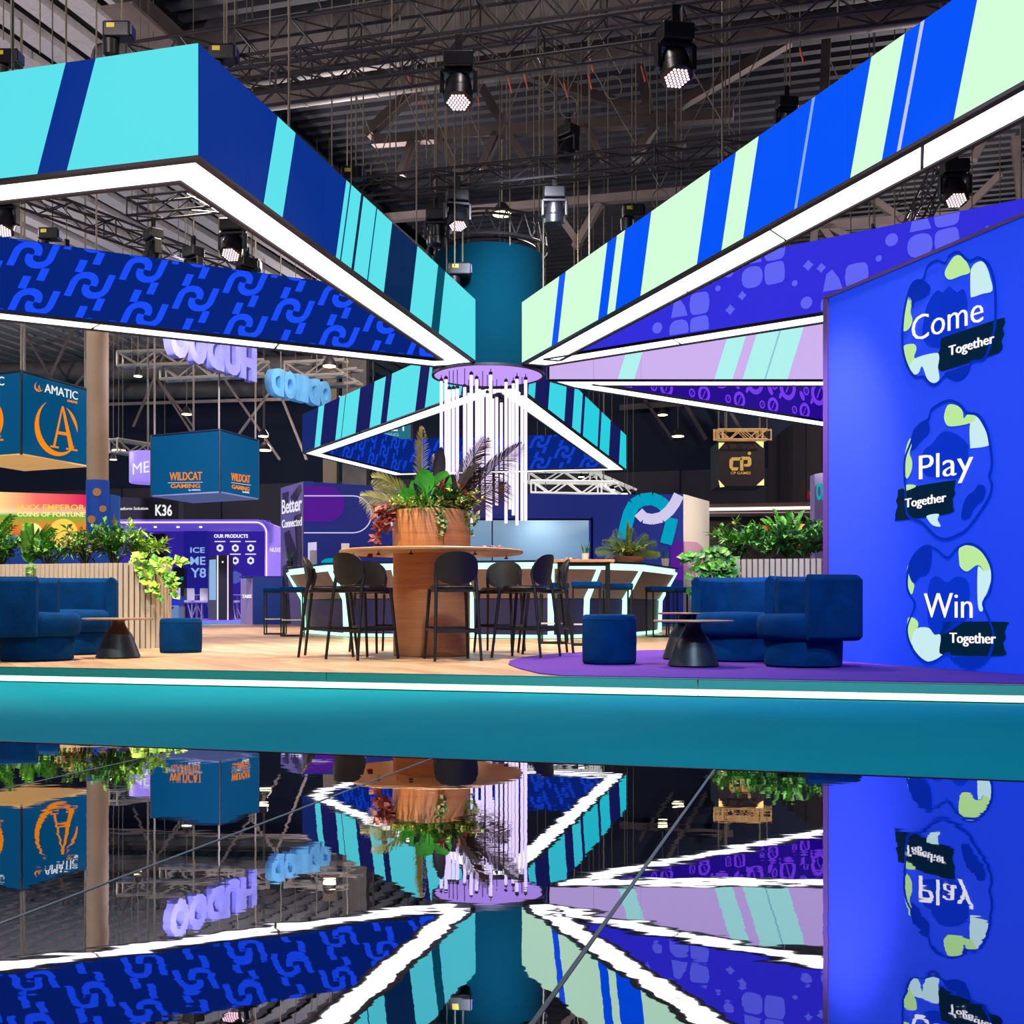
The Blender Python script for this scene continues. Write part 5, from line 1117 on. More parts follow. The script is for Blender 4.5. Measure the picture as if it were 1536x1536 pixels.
p = on_z(435, ZT + .003, 19.6); pot_at(p, .06, .10, M['bar_top'], 'small dark plant pot at the left end of the bar counter'); snake(p + Vector((0, 0, .085)), 8, .2, 'small plant at the left end of the bar counter')
p = on_z(943, ZT + .003, 17.9); tr = top('planter_bowl', MB().lathe([(.20, 0), (.25, .1), (.24, .1), (.22, .085), (.001, .085)], p, 32), M['terracotta'], 'shallow terracotta bowl with a palm on the bar counter', 'plant pot', origin=tuple(p), smooth=40)
palm(p + Vector((0, 0, .08)), [(A(180), 70, .62, .2), (A(165), 48, .62, .3), (A(185), 28, .6, .25), (A(90), 85, .65, .1), (A(10), 62, .62, .25), (A(-5), 45, .62, .3), (A(5), 24, .55, .25), (A(60), 75, .6, .15), (A(200), 60, .55, .2)], 'small palm fanning out of the terracotta bowl on the bar counter', mat('palm_green', (170, 200, 90), .5, noise_=(9, .3)), LL=.17)
shrub(p + Vector((0, -.02, .08)), .3, .26, 320, [M['green'], M['green3'], M['leaf_cream']], 'low mixed green plants round the foot of the bar counter palm', L=.09, w=.05)
fru = [mat('snack_pink', (210, 130, 130), .5), mat('snack_pale', (225, 200, 170), .5), mat('snack_violet', (120, 90, 160), .5)]
tb2 = PT + Vector((.62, .28, 1.06)); top('snack_tray', MB().lathe([(.12, 0), (.16, .015), (.155, .02), (.001, .012)], tb2, 28), M['white_paint'], 'white round tray with small cakes on the round oak table', 'tray', origin=tuple(tb2), smooth=40)
for k in range(7):
    a = 2 * PI * k / 7; p = tb2 + Vector((.1 * math.cos(a), .1 * math.sin(a), .014)) if k else tb2 + Vector((0, 0, .014))
    top('small_cake', MB().lathe([(.022, 0), (.03, .012), (.03, .03), (.018, .045), (.001, .05)], p, 12), fru[k % 3], ['pink', 'pale', 'violet'][k % 3] + ' small round cake on the white tray of the round oak table', 'cake', 'small cakes on the tray', origin=tuple(p), smooth=50)
for k, (px, lab) in enumerate(((868 - 18, 'pink'), (856, 'violet'), (862, 'pale'))):
    p = on_z(px, pz, hd); top('sweet', MB().lathe([(.015, 0), (.024, .012), (.02, .03), (.001, .036)], p, 10), fru[k % 3], lab + ' wrapped sweet lying on the tall black table', 'sweet', 'sweets on the tall table', origin=tuple(p), smooth=50)
for px, d, lab in ((470, 19.5, 'blank white menu card standing upright at the left end of the bar'), (518, 17.6, 'blank white menu card standing on the bar beside the oak table')):
    p = on_z(px, ZT + .003, d); top('menu_card', MB().box(p + Vector((0, 0, .14)), (.12, .02, .28)), M['white_paint'], lab, 'card', origin=tuple(p))

# ================================================================== BACKGROUND STANDS, SIGNS, COLUMNS
def column(px, d, r, z1, m, label, name='hall_column', extra=None):
    o = thing(name, ((px - 768) * d / FPX, d, 0), label, 'column'); MB().lathe([(r, 0), (r, z1)], n=32).build('shaft', m, o, smooth=40); return o
c1 = column(146.5, 26, .24, 7.9, M['ivory_column'], 'tall ivory round column between the two square hanging signs, wrapped in blue at its foot')
m_bw = mat('blue_wrap', (20, 70, 160), .5, 0, (12, 54, 140), .5); m_gold = mat('gold_print', (214, 160, 90), .4, .2)
MB().lathe([(.25, .02), (.255, (CZ + (HY - 721) * 26 / FPX))], n=32).build('blue_wrap', m_bw, c1, smooth=40)
for yy, xx, r in ((738, 145, 6), (763, 154, 5), (779, 137, 6), (800, 150, 5)):
    p = P(xx, yy, 25.7) - c1.location; MB().lathe([(.001, 0), (r * 25.7 / FPX, 0), (r * 25.7 / FPX, .02), (.001, .02)], (0, 0, 0), 16); mb = MB(); R = r * 25.7 / FPX
    mb.prism([(p.x + R * math.cos(t), p.y, p.z + R * math.sin(t)) for t in [2 * PI * k / 16 for k in range(16)]], (0, .04, 0)); mb.build('coin_print', m_gold, c1)
pn = wthing('coin_poster', P(169, 838, 26.2), 'narrow blue poster panel with a gold star leaning by the wrapped column', 'poster'); q = FRONT(26.2)
MB().prism([q.px(160, 938), q.px(179, 938), q.px(179, 744), q.px(160, 740)], (0, .06, 0)).build('board', mat('poster_blue', (50, 96, 170), .5, 0, (40, 80, 150), .4), pn)
print_px(q, [(171.5, 770), (173, 780), (178, 782), (173, 784), (171.5, 806), (170, 784), (165, 782), (170, 780)], m_gold, pn, 'star_print'); print_px(q, [(163, 796), (178, 797), (178, 798), (163, 797)], M['white_paint'], pn, 'caption_line')
M['conc2'] = M['concrete']
def sq_col(x0, x1, d, z1, label, m):
    o = thing('concrete_column', ((x0 + x1) / 2 * d / FPX - 768 * d / FPX, d, 0), label, 'column'); w = (x1 - x0) * d / FPX; MB().box((0, 0, z1 / 2), (w, w, z1)).build('shaft', m, o, bevel=.02); return o
cc = sq_col(516, 552, 46, 12.2, 'wide concrete column behind the bar wall with a red sign on it', M['concrete']); sq_col(486, 507, 48, 12.0, 'slimmer pale column just beside the wide concrete one', M['ivory_column'])
q = FRONT(45.5); es = wthing('emergency_sign', P(522, 684, 45.3), 'small red and white safety sign on the wide concrete column', 'sign')
MB().prism([q.px(517, 692), q.px(527, 692), q.px(527, 677), q.px(517, 677)], (0, .04, 0)).build('plate', mat('sign_red', (190, 30, 40), .5, 0, (150, 20, 30), .5), es)
print_px(q, [(518, 690), (521.5, 690), (521.5, 679), (518, 679)], M['white_paint'], es, 'pictogram'); print_px(q, [(523.5, 684), (526, 684), (526, 679), (523.5, 679)], M['white_paint'], es, 'pictogram')

M['sign_teal'] = mat('sign_teal_blue', (0, 34, 52), .7, 0, (0, 78, 122), .9, spec=.1); M['orange_ltr'] = glow('orange_lettering', (250, 140, 16), 1.0); M['wht_ltr'] = glow('white_sign_lettering', (245, 245, 245), 1.0); M['sign_edge'] = mat('sign_edge', (20, 30, 48), .6)
def cube_sign(cp, d0, rp_, d1, lp_, d2, yt, yb, label, under):
    """corner at pixel column cp depth d0, right end rp_, left end lp_"""
    C = Vector(G(cp, d0)); Rr = Vector(G(rp_, d1)); Ll = Vector(G(lp_, d2)); zt_, zb_ = CZ + (HY - yt) * d0 / FPX, CZ + (HY - yb) * d0 / FPX; B = Rr + Ll - C
    o = wthing('hanging_cube_sign', ((C + B) / 2).to_tuple()[:2] + (zb_,), label, 'hanging sign'); Z = Vector((0, 0, 1))
    MB().prism([C + Z * zb_, Rr + Z * zb_, B + Z * zb_, Ll + Z * zb_], Z * .04).build('underside', under, o)
    MB().prism([C + Z * zt_, Rr + Z * zt_, B + Z * zt_, Ll + Z * zt_], Z * .04).build('lid', M['sign_edge'], o)
    pr_, pl_ = Plane(C[:2], Rr[:2]), Plane(Ll[:2], C[:2])
    for pl, L in ((pr_, (Rr - C).length), (pl_, (Ll - C).length)):
        MB().prism([pl.at(.02, zb_ + .03), pl.at(L - .02, zb_ + .03), pl.at(L - .02, zt_ - .02), pl.at(.02, zt_ - .02)], -pl.n * .05).build('sign_face', M['sign_teal'], o)
    for a, b in ((Rr, B), (Ll, B)):
        pl = Plane(a[:2], b[:2]); MB().prism([a + Z * (zb_ + .03), b + Z * (zb_ + .03), b + Z * (zt_ - .02), a + Z * (zt_ - .02)], (C - B).normalized() * .04).build('sign_face', M['sign_teal'], o)
    for p in (C, Rr, Ll, B):
        MB().tube([p + Z * zb_, p + Z * (zt_ + .03)], .03, 6).build('corner_profile', M['sign_edge'], o); pc_ = p.lerp((C + B) / 2, .06); MB().tube([pc_ + Z * zt_, pc_ + Z * roof_z(pc_.x, pc_.y)], .028, 5).build('hanger', M['cable'], o)
    return o, pl_, pr_
m_un = mat('warm_underside', (230, 190, 120), .7, 0, (214, 160, 84), .6); m_un2 = mat('grey_underside', (120, 130, 160), .7, 0, (74, 86, 118), .6)
cs, pl_, pr_ = cube_sign(32, 26, 134, 28.3, -70, 26.9, 557, 682, 'square hanging sign with a big orange letter A in a ring', m_un)
def tri_letter_a(pl, f, m, o, off=.015):               # the big serif A; f maps unit square to pixels
    def pp(x, y): return f(x, y)
    for poly_ in ([(.47, 1), (.53, 1), (.88, .03), (.72, .03)], [(.50, .95), (.53, 1), (.47, 1), (.17, .03), (.24, .03)], [(.30, .33), (.70, .33), (.68, .40), (.32, .40)], [(.08, .0), (.36, .0), (.36, .04), (.08, .04)], [(.62, .0), (1, .0), (1, .04), (.62, .04)]):
        print_px(pl, [pp(*p) for p in poly_], m, o, 'letter_stroke', off=off)
def crescent(pl, cx_, cy_, rx, ry, a0, a1, w0, w1, m, o, sk=0):
    mb = MB(); n = 22
    for i in range(n):
        t0, t1 = i / n, (i + 1) / n; q_ = []
        for t, k in ((t0, 0), (t1, 0), (t1, 1), (t0, 1)):
            a = math.radians(a0 + (a1 - a0) * t); w = (w0 + (w1 - w0) * t) if w1 is not None else w0 * math.sin(PI * t); q_.append(pl.px(cx_ + (rx - k * w) * math.cos(a), cy_ - (ry - k * w * 1.1) * math.sin(a) + sk * math.cos(a) * rx, .016))
        mb.prism(q_, pl.n * .006)
    return mb.build('ring_stroke', m, o)
f = lambda x, y: (72 + 44 * x, (670 - 64 * y) + 7 * x); tri_letter_a(pr_, f, M['orange_ltr'], cs); crescent(pr_, 85, 642, 33, 42, 118, 325, 8, None, M['orange_ltr'], cs, .10); crescent(pr_, 85, 642, 31, 36, -5, 62, 4, None, M['orange_ltr'], cs, .10)
text_px(pr_, 'AMATIC', 67, 588, 116.5, 600, 13, M['wht_ltr'], cs, bold=.0); text_px(pr_, 'ONLINE', 101, 602.5, 116, 605.5, 3.4, M['orange_ltr'], cs, bold=.01)
f = lambda x, y: (55 + 7 * x, (586 - 9 * y) + x); tri_letter_a(pr_, f, M['orange_ltr'], cs); crescent(pr_, 58.5, 580, 7, 7.5, 118, 325, 2.2, None, M['orange_ltr'], cs)
text_px(pl_, 'AMATIC', -46, 577, 6, 578, 13, M['wht_ltr'], cs, bold=.0); crescent(pl_, -24, 630, 32, 40, 118, 325, 8, None, M['orange_ltr'], cs); crescent(pl_, -24, 630, 29, 36, -60, 62, 5, None, M['orange_ltr'], cs); f = lambda x, y: (-46 + 51 * x, 661 - 64 * y); tri_letter_a(pl_, f, M['orange_ltr'], cs)
cs2, pl_, pr_ = cube_sign(330, 30, 388, 32, 227, 31.1, 645, 739, 'square hanging sign with orange wildcat gaming lettering on both faces', m_un2)
text_px(pl_, 'WILDCAT', 254.5, 720.5, 303, 719.8, 12, M['orange_ltr'], cs2, bold=.012); text_px(pl_, 'GAMING', 256, 732, 300, 731.5, 6, M['orange_ltr'], cs2, bold=.012); print_px(pl_, [(252, 724), (304, 723), (304, 723.6), (252, 724.6)], M['wht_ltr'], cs2, 'rule_line'); text_px(pl_, 'by AMATIC', 283, 736, 301, 736, 2.2, M['wht_ltr'], cs2)
text_px(pr_, 'WILDCAT', 347, 720.5, 375, 724.5, 11.5, M['orange_ltr'], cs2, bold=.012); text_px(pr_, 'GAMING', 348, 732.5, 374, 736.8, 6, M['orange_ltr'], cs2, bold=.012); print_px(pr_, [(347, 723.5), (376, 727.5), (376, 728.1), (347, 724.1)], M['wht_ltr'], cs2, 'rule_line'); text_px(pr_, 'by AMATIC', 364, 738.6, 374, 740.2, 2.2, M['wht_ltr'], cs2)
# round violet sign, hall sign, gold and black cube
m_ls = mat('lilac_sign', (150, 130, 220), .5, 0, (150, 128, 220), .8)
ro = thing('round_sign', P(222, 725, 36), 'round violet hanging sign partly hidden behind the wildcat sign', 'hanging sign'); R = 27 * 36 / FPX; MB().lathe([(R * .96, 0), (R, .03), (R, .95), (R * .96, .98)], n=40).build('drum', m_ls, ro, smooth=40); MB().tube([(0, 0, .98), (0, 0, roof_z(*ro.location[:2]) - ro.location.z)], .03, 5).build('hanger', M['cable'], ro)
q = FRONT(36 - R - .03); WORLD_BUILT.add(ro.name); text_px(q, 'ME', 199, 712, 224, 708, 17, M['wht_ltr'], ro)
hs = wthing('hall_sign', P(587, 653, 50), 'teal hall number sign hanging far back above the bar wall', 'hanging sign'); q = FRONT(50)
MB().prism([q.px(556, 665), q.px(616, 665), q.px(616, 630), q.px(556, 630)], (0, .1, 0)).build('board', mat('hall_sign_teal', (0, 120, 140), .5, 0, (0, 104, 122), .7), hs); MB().prism([q.px(616, 665), q.px(619.5, 665), q.px(619.5, 621), q.px(580, 621), q.px(580, 630), q.px(616, 630)], (0, .1, 0)).build('frame', mat('plum_frame', (90, 40, 90), .5), hs)
for x in (560, 612): MB().tube([q.px(x, 630), Vector((q.px(x, 630).x, 50, roof_z(q.px(x, 630).x, 50)))], .03, 4).build('hanger', M['cable'], hs)
text_px(q, 'HALL 1', 560, 646, 606, 646, 10, M['wht_ltr'], hs, bold=.02); text_px(q, 'GAMING', 566, 654, 598, 654, 4.5, mat('pale_teal_ltr', (120, 190, 200), .5, 0, (110, 180, 195), .8), hs, bold=.01)
m_gl = mat('gold_light', (240, 180, 110), .5, 0, (255, 214, 140), 1.3); m_bk = mat('brown_black_board', (40, 30, 34), .6, 0, (30, 20, 20), .5); m_goldp = mat('gold_glitter', (200, 160, 90), .4, .5, (190, 150, 80), .7, noise_=(30, .4))
ga = wthing('gold_cube_sign', P(1114, 730, 35), 'black cube sign with gold corner lights and gold letters under a warm-lit truss', 'hanging sign'); dF = 34.3; q = FRONT(dF)
a_, b_ = q.px(1078, 729), q.px(1148, 662); MB().prism([q.px(1078, 729), q.px(1147, 729), q.px(1147, 662), q.px(1078, 662)], (0, 1.4, 0)).build('cube_body', m_bk, ga)
for t3 in ([(1078, 674), (1087, 664), (1084, 664), (1078, 664)], [(1133, 662), (1145.5, 662), (1145, 672), (1141, 669)], [(1078, 720), (1087, 730), (1080, 731)], [(1135, 728), (1146, 718), (1146, 728)]): print_px(q, t3, m_gl, ga, 'corner_light')
thick2 = lambda path, w: [print_px(q, [(p[0] - w / 2, p[1] - w / 2), (p[0] + w / 2, p[1] - w / 2), (r[0] + w / 2, r[1] + w / 2), (r[0] - w / 2, r[1] + w / 2)], m_goldp, ga, 'letter_stroke', off=.02) for p, r in zip(path, path[1:])]
for pg in ([(1098, 686), (1112, 686), (1109, 691), (1100, 691), (1098, 693)], [(1094, 690), (1098, 686), (1100, 691), (1099, 700), (1102, 702), (1098, 706), (1094, 701)], [(1101, 701), (1108, 701), (1106, 706), (1098, 706)], [(1110, 690), (1115, 690), (1115, 706), (1110, 706)], [(1112, 685), (1124, 685), (1127, 688), (1122, 690), (1113, 690)], [(1122, 689), (1127, 688), (1127, 697), (1124, 700), (1121, 697)], [(1116, 696), (1122, 696), (1124, 700), (1116, 700)]): print_px(q, pg, m_goldp, ga, 'letter_stroke', off=.02)
print_px(q, [(1124 + 2.6 * math.cos(t), 680 + 2.6 * math.sin(t)) for t in [2 * PI * k / 12 for k in range(12)]], m_goldp, ga, 'dot', off=.02)
text_px(q, 'CP GAMES', 1096, 711.5, 1126, 711.5, 4, m_goldp, ga, bold=.01)
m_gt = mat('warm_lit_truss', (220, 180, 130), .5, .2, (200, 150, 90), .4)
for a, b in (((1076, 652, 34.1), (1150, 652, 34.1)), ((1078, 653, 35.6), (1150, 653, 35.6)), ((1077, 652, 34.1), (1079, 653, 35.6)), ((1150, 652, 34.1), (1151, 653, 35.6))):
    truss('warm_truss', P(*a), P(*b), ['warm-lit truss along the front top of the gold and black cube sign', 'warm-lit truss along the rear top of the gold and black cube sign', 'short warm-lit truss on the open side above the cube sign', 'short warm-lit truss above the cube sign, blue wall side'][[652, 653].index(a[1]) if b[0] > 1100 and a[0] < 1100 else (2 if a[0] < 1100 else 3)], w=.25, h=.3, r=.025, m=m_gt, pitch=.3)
for x in (1090, 1140): cable(P(x, 650, 34.8), (P(x, 650, 34.8).x, 34.8, 14.62), r=.02)

# inflated letters
m_inf = mat('inflated_foil', (132, 132, 205), .3, .1, (100, 100, 190), .22, noise_=(2, .2)); m_inf2 = mat('inflated_foil_aqua', (104, 170, 214), .3, .1, (80, 150, 210), .25, noise_=(2, .2))
def inflated(s_, xa, ya, da, xb, yb, db, cap, m, label):
    a, b = P(xa, ya, da), P(xb, yb, db); n = len(s_); root = wthing('inflated_letters', (a + b) / 2, label, 'hanging sign'); u = (b - a) / n
    for i, ch in enumerate(s_):
        vs, fs_, x0, x1 = text_mesh(ch, .07, .12); A0 = a + u * (i + .0); ux = u * 1.0 / (x1 - x0); H = cap * da / FPX / .75; nn = Vector((u.y, -u.x, 0)).normalized()
        o = MB().add([A0 + ux * (x1 - v[0]) + Vector((0, 0, H * v[1])) + nn * v[2] for v in vs], fs_).build('inflated_letter', m, root, bevel=.04, smooth=60)
    for t in (.2, .8): p = a.lerp(b, t) + Vector((0, 0, cap * da / FPX)); MB().tube([p, (p.x, p.y, roof_z(p.x, p.y))], .015, 4).build('hanger', M['cable'], root)
inflated('HUDOO'[::-1], 250, 528, 27.5, 380, 570, 30.6, 52, m_inf, 'row of puffy lilac inflated letters seen from behind, under the chain pattern screen')
inflated('DOIDO', 402, 588, 32.0, 492, 610, 34.6, 38, m_inf2, 'row of puffy aqua inflated letters in front of the cyan and indigo frame')

# bright game screen stand at the left edge
gs = wthing('game_screen', P(60, 938, 28), 'big bright game screen in yellow, pink and green behind the left planter', 'screen'); q = FRONT(28)
def screen_mat():
    m = bpy.data.materials.new('game_screen_picture'); m.use_nodes = True; nt = m.node_tree; b = nt.nodes['Principled BSDF']; b.inputs['Base Color'].default_value = (0, 0, 0, 1)
    tc = nt.nodes.new('ShaderNodeTexCoord'); sp_ = nt.nodes.new('ShaderNodeSeparateXYZ'); nt.links.new(tc.outputs['Generated'], sp_.inputs[0])
    r1 = nt.nodes.new('ShaderNodeValToRGB'); r2 = nt.nodes.new('ShaderNodeValToRGB')
    for r, st2 in ((r1, [(0, (255, 250, 200)), (.25, (255, 235, 150)), (.6, (255, 120, 110)), (1, (230, 20, 90))]), (r2, [(0, (20, 50, 140)), (.3, (30, 60, 90)), (.5, (250, 120, 30)), (.68, (60, 180, 60)), (.72, (255, 240, 190)), (1, (255, 250, 225))])):
        while len(r.color_ramp.elements) < len(st2): r.color_ramp.elements.new(1)
        for e, (p_, c) in zip(r.color_ramp.elements, st2): e.position = p_; e.color = lin(c)
    nt.links.new(sp_.outputs[0], r1.inputs[0]); nt.links.new(sp_.outputs[2], r2.inputs[0])
    mx = nt.nodes.new('ShaderNodeMix'); mx.data_type = 'RGBA'; mp = nt.nodes.new('ShaderNodeMapRange'); mp.inputs[1].default_value = .66; mp.inputs[2].default_value = .80; nt.links.new(sp_.outputs[2], mp.inputs[0])
    nt.links.new(mp.outputs[0], mx.inputs[0]); nt.links.new(r2.outputs[0], mx.inputs[6]); nt.links.new(r1.outputs[0], mx.inputs[7]); nt.links.new(mx.outputs[2], b.inputs['Emission Color']); b.inputs['Emission Strength'].default_value = 1.0
    return m
MB().prism([q.px(-60, 850), q.px(128, 850), q.px(128, 742), q.px(-60, 736)], (0, .1, 0)).build('screen_face', screen_mat(), gs)
MB().prism([q.px(-60, 938), q.px(128, 938), q.px(128, 850), q.px(-60, 850)], (0, .1, 0)).build('stand_base', M['navy'], gs)
m_or, m_ye, m_gn = glow('game_orange', (255, 214, 90), 1.0), glow('game_yellow', (255, 240, 150), 1.1), glow('game_green', (40, 190, 90), .9)
text_px(q, 'JAXX EMPEROR', 24, 764.5, 127, 765, 8, m_or, gs, bold=.015); text_px(q, 'COINS OF FORTUNE', 26, 774.5, 127, 775, 6.5, m_ye, gs, bold=.02)
for cx_, cy_, r, m in ((48, 800, 16, m_ye), (95, 800, 22, m_or), (84, 800, 10, m_gn), (112, 818, 8, m_ye), (48, 806, 7, m_gn), (20, 818, 14, glow('game_blue', (40, 80, 200), .9))):
    print_px(q, [(cx_ + r * math.cos(t), cy_ + r * math.sin(t)) for t in [2 * PI * k / 18 for k in range(18)]], m, gs, 'screen_blob', off=.015 + r * .0003)
# violet portal stand
ps = wthing('portal_stand', P(300, 938, 36), 'violet exhibition stand with a rounded neon portal, number sign and product wall', 'exhibition stand')
m_pv, m_pl, m_neon, m_pd = mat('portal_violet', (74, 54, 170), .6, 0, (50, 34, 130), .55), mat('portal_lilac', (140, 112, 210), .6, 0, (96, 74, 170), .6), glow('neon_lilac', (226, 200, 255), 1.8), mat('portal_dark', (46, 40, 52), .6)
q34, q38 = FRONT(34), FRONT(37.5)
MB().box((-11.2, 35.6, .10), (7.4, 5.4, .20)).build('base_slab', m_pl, ps); MB().box((-11.2, 32.88, .06), (7.4, .03, .12)).build('slab_edge', mat('slab_teal', (0, 160, 175), .5, 0, (0, 120, 140), .5), ps)
MB().prism([q38.px(150, 940), q38.px(405, 940), q38.px(405, 780), q38.px(150, 780)], (0, .1, 0)).build('back_board', m_pv, ps)
arc_o = [(385 + 20 * math.sin(t), 800 - 21 * math.cos(t)) for t in [PI / 2 * k / 8 for k in range(9)]]; arc_i = [(383 + 14 * math.sin(t), 801 - 15 * math.cos(t)) for t in [PI / 2 * k / 8 for k in range(9)]]
band_o = [(150, 779)] + arc_o + [(405, 936)]; band_i = [(150, 786)] + arc_i + [(397, 936)]
for k in range(len(band_o) - 1): MB().prism([q34.px(*band_o[k]), q34.px(*band_o[k + 1]), q34.px(*band_i[k + 1]), q34.px(*band_i[k])], (0, 3.4, 0)).build('portal_frame', m_pl, ps)
nm_i = [(150, 783.6)] + [(384 + 15.6 * math.sin(t), 800 - 16.6 * math.cos(t)) for t in [PI / 2 * k / 8 for k in range(9)]] + [(399.6, 936)]
mb = MB()
for k in range(len(nm_i) - 1): mb.obox(q34.px(*nm_i[k], .02), q34.px(*nm_i[k + 1], .02), .03, .035)
mb.build('neon_line', m_neon, ps)
MB().prism([q34.px(405, 936), q34.px(424, 936), q34.px(424, 800), q34.px(416, 790), q34.px(402, 783), q34.px(392, 779), q34.px(405, 800)], (0, .3, 0)).build('outer_board', m_pl, ps)
text_px(q34, 'NUXE', 405, 828, 421, 828, 6.5, M['wht_ltr'], ps, bold=.01)
MB().prism([q34.px(178, 779), q34.px(268, 779), q34.px(268, 748), q34.px(178, 746)], (0, .5, 0)).build('number_sign', m_pd, ps)
text_px(q34, 'Platform Solution', 176, 765, 222, 764.5, 4.2, M['wht_ltr'], ps, bold=.01); text_px(q34, 'K36', 233, 773, 258, 773.5, 16, M['wht_ltr'], ps, bold=.02)
for x in (233, 267, 301): p = P(x, 791.5, 35); MB().lathe([(.04, 0), (.04, .03)], p, 10).build('downlight', M['white_spot'], ps)
m_ice = glow('ice_lettering', (150, 190, 240), .9)
MB().prism([q38.px(276, 938, .3), q38.px(310, 938, .3), q38.px(310, 792, .3), q38.px(276, 792, .3)], (0, .2, 0)).build('product_board', mat('indigo_board', (40, 40, 150), .6, 0, (30, 30, 120), .5), ps)
text_px(q38, 'ICE', 285.5, 829, 307, 829, 8, m_ice, ps, bold=.015, off=.33); text_px(q38, 'ME', 285.5, 847, 308, 847, 12, m_ice, ps, bold=.015, off=.33); text_px(q38, 'Y8', 286, 866, 309, 866, 14, m_ice, ps, bold=.015, off=.33)
text_px(q38, 'OUR PRODUCTS', 321, 806.5, 372, 806.5, 5, M['wht_ltr'], ps, bold=.03)
for cx_, cy_ in ((330, 822), (353, 822), (376, 822), (353, 841), (376, 841)):
    print_px(q38, [(cx_ + 5.6 * math.cos(t), cy_ + 5.9 * math.sin(t)) for t in [PI / 6 + PI / 3 * k for k in range(6)]], M['ltr'], ps, 'hexagon_print', off=.02); print_px(q38, [(cx_ + 2.5 * math.cos(t), cy_ + 2.6 * math.sin(t)) for t in [PI / 6 + PI / 3 * k for k in range(6)]], m_pv, ps, 'hexagon_print', off=.03)
    print_px(q38, [(cx_ - 8, cy_ - 10.5), (cx_ + 8, cy_ - 10.5), (cx_ + 8, cy_ - 9), (cx_ - 8, cy_ - 9)], M['ltr'], ps, 'caption_line', off=.02)
print_px(q38, [(353 + 11 * math.cos(t), 866 + 10 * math.sin(t)) for t in [PI / 6 + PI / 3 * k for k in range(6)]], mat('gem_print', (110, 130, 190), .5, 0, (80, 100, 160), .6), ps, 'hexagon_print', off=.02)
mt = P(227, 936, 33.5); MB().prism([FRONT(35).px(219, 936), FRONT(35).px(247, 936), FRONT(35).px(247, 800), FRONT(35).px(219, 802)], (0, .3, 0)).build('black_tower', M['black'], ps)
# kiosk
kk = wthing('info_kiosk', P(327, 930, 33), 'tall dark information kiosk with a lit screen in front of the product wall', 'kiosk'); q = FRONT(33)
MB().prism([q.px(312, 929), q.px(326, 929), q.px(326, 834), q.px(312, 836)], (0, .5, 0)).build('screen_cabinet', mat('kiosk_grey', (80, 78, 92), .5), kk); MB().prism([q.px(327, 930), q.px(342, 930), q.px(342, 833), q.px(327, 833)], (0, .6, 0)).build('side_cabinet', mat('kiosk_dark', (34, 32, 42), .5), kk)
print_px(q, [(314, 840), (324, 839), (324, 900), (314, 900)], glow('kiosk_screen', (150, 190, 240), .9), kk, 'screen'); mb = MB()
for x in (326.5, 341.8): mb.obox(q.px(x, 930, .02), q.px(x, 833, .02), .025, .025)
mb.build('neon_edge', m_neon, kk); print_px(q, [(334 + 1.5 * math.cos(t), 843 + 1.5 * math.sin(t)) for t in [PI / 4 * k for k in range(8)]], M['wht_ltr'], kk, 'badge')
# reception counter
rc = wthing('reception_counter', P(392, 937, 30), 'dark blue square counter with a pale lettered end by the violet portal', 'counter'); q = FRONT(30)
MB().prism([q.px(379, 937.5), q.px(424, 938), q.px(424, 866), q.px(379, 866)], (0, .8, 0)).build('front_board', mat('counter_blue', (10, 50, 110), .5, 0, (4, 30, 80), .4), rc)
pe = Plane(P(361, 900, 31.5)[:2], P(379, 900, 30)[:2]); MB().prism([pe.px(361, 936), pe.px(379, 937.5), pe.px(379, 867), pe.px(361, 868)], (.3, .1, 0)).build('end_board', mat('counter_end', (150, 130, 170), .5, 0, (110, 90, 140), .4), rc)
text_px(pe, 'TABS', 363, 897, 377, 897, 5, M['wht_ltr'], rc, bold=.02)
MB().prism([q.px(359, 866), q.px(425, 866), q.px(425, 864), q.px(359, 864)], (0, .85, 0)).build('top_board', M['navy'], rc)
# black box with teal word, bins, chairs
bb = wthing('standing_sign', P(268, 930, 34), 'short black standing sign with a teal word by the ice blue lettering', 'sign'); q = FRONT(34); MB().prism([q.px(260, 932), q.px(276, 932), q.px(276, 851), q.px(260, 851)], (0, .3, 0)).build('board', M['black'], bb); text_px(q, 'THE', 265, 870, 275, 870, 4.5, glow('teal_word', (0, 190, 180), .9), bb, bold=.02)
def counter_bin(x0, x1, d, lab, c): 
    o = wthing('service_cabinet', P((x0 + x1) / 2, 940, d), lab, 'cabinet'); q = FRONT(d); MB().prism([q.px(x0, 941), q.px(x1, 941), q.px(x1, 908), q.px(x0, 907)], (0, .5, 0)).build('body', mat('cabinet_grey', (120, 150, 175), .6), o); MB().prism([q.px(x0 - .5, 908), q.px(x1 + .5, 908), q.px(x1 - 1, 894), q.px(x0 + 1, 895)], (0, .52, 0)).build('upper_board', mat('cabinet_top', c, .5, 0, c, .3), o); MB().box(q.px((x0 + x1) / 2, 911, .02), (.08, .02, .03)).build('handle', M['black'], o)
counter_bin(225, 247, 31, 'low service cabinet with a grey top panel behind the left ottoman', (110, 130, 165)); counter_bin(248, 268, 31, 'low service cabinet with a bright blue top panel behind the left ottoman', (20, 40, 170))
top('orange_crate', MB().box((P(273, 915, 32).x, 32, .30), (.12, .2, .60)), mat('orange_box', (230, 120, 30), .5), 'small orange box stack beside the blue service cabinet', 'box')
wc = thing('shell_chair', (0, 0, 0), 'c', 'chair', 'white shell chairs at the violet stand')
MB().lathe([(.16, .43), (.22, .45), (.23, .50), (.215, .50), (.15, .455), (.001, .45)], n=20).build('seat', M['white_paint'], wc, smooth=50)
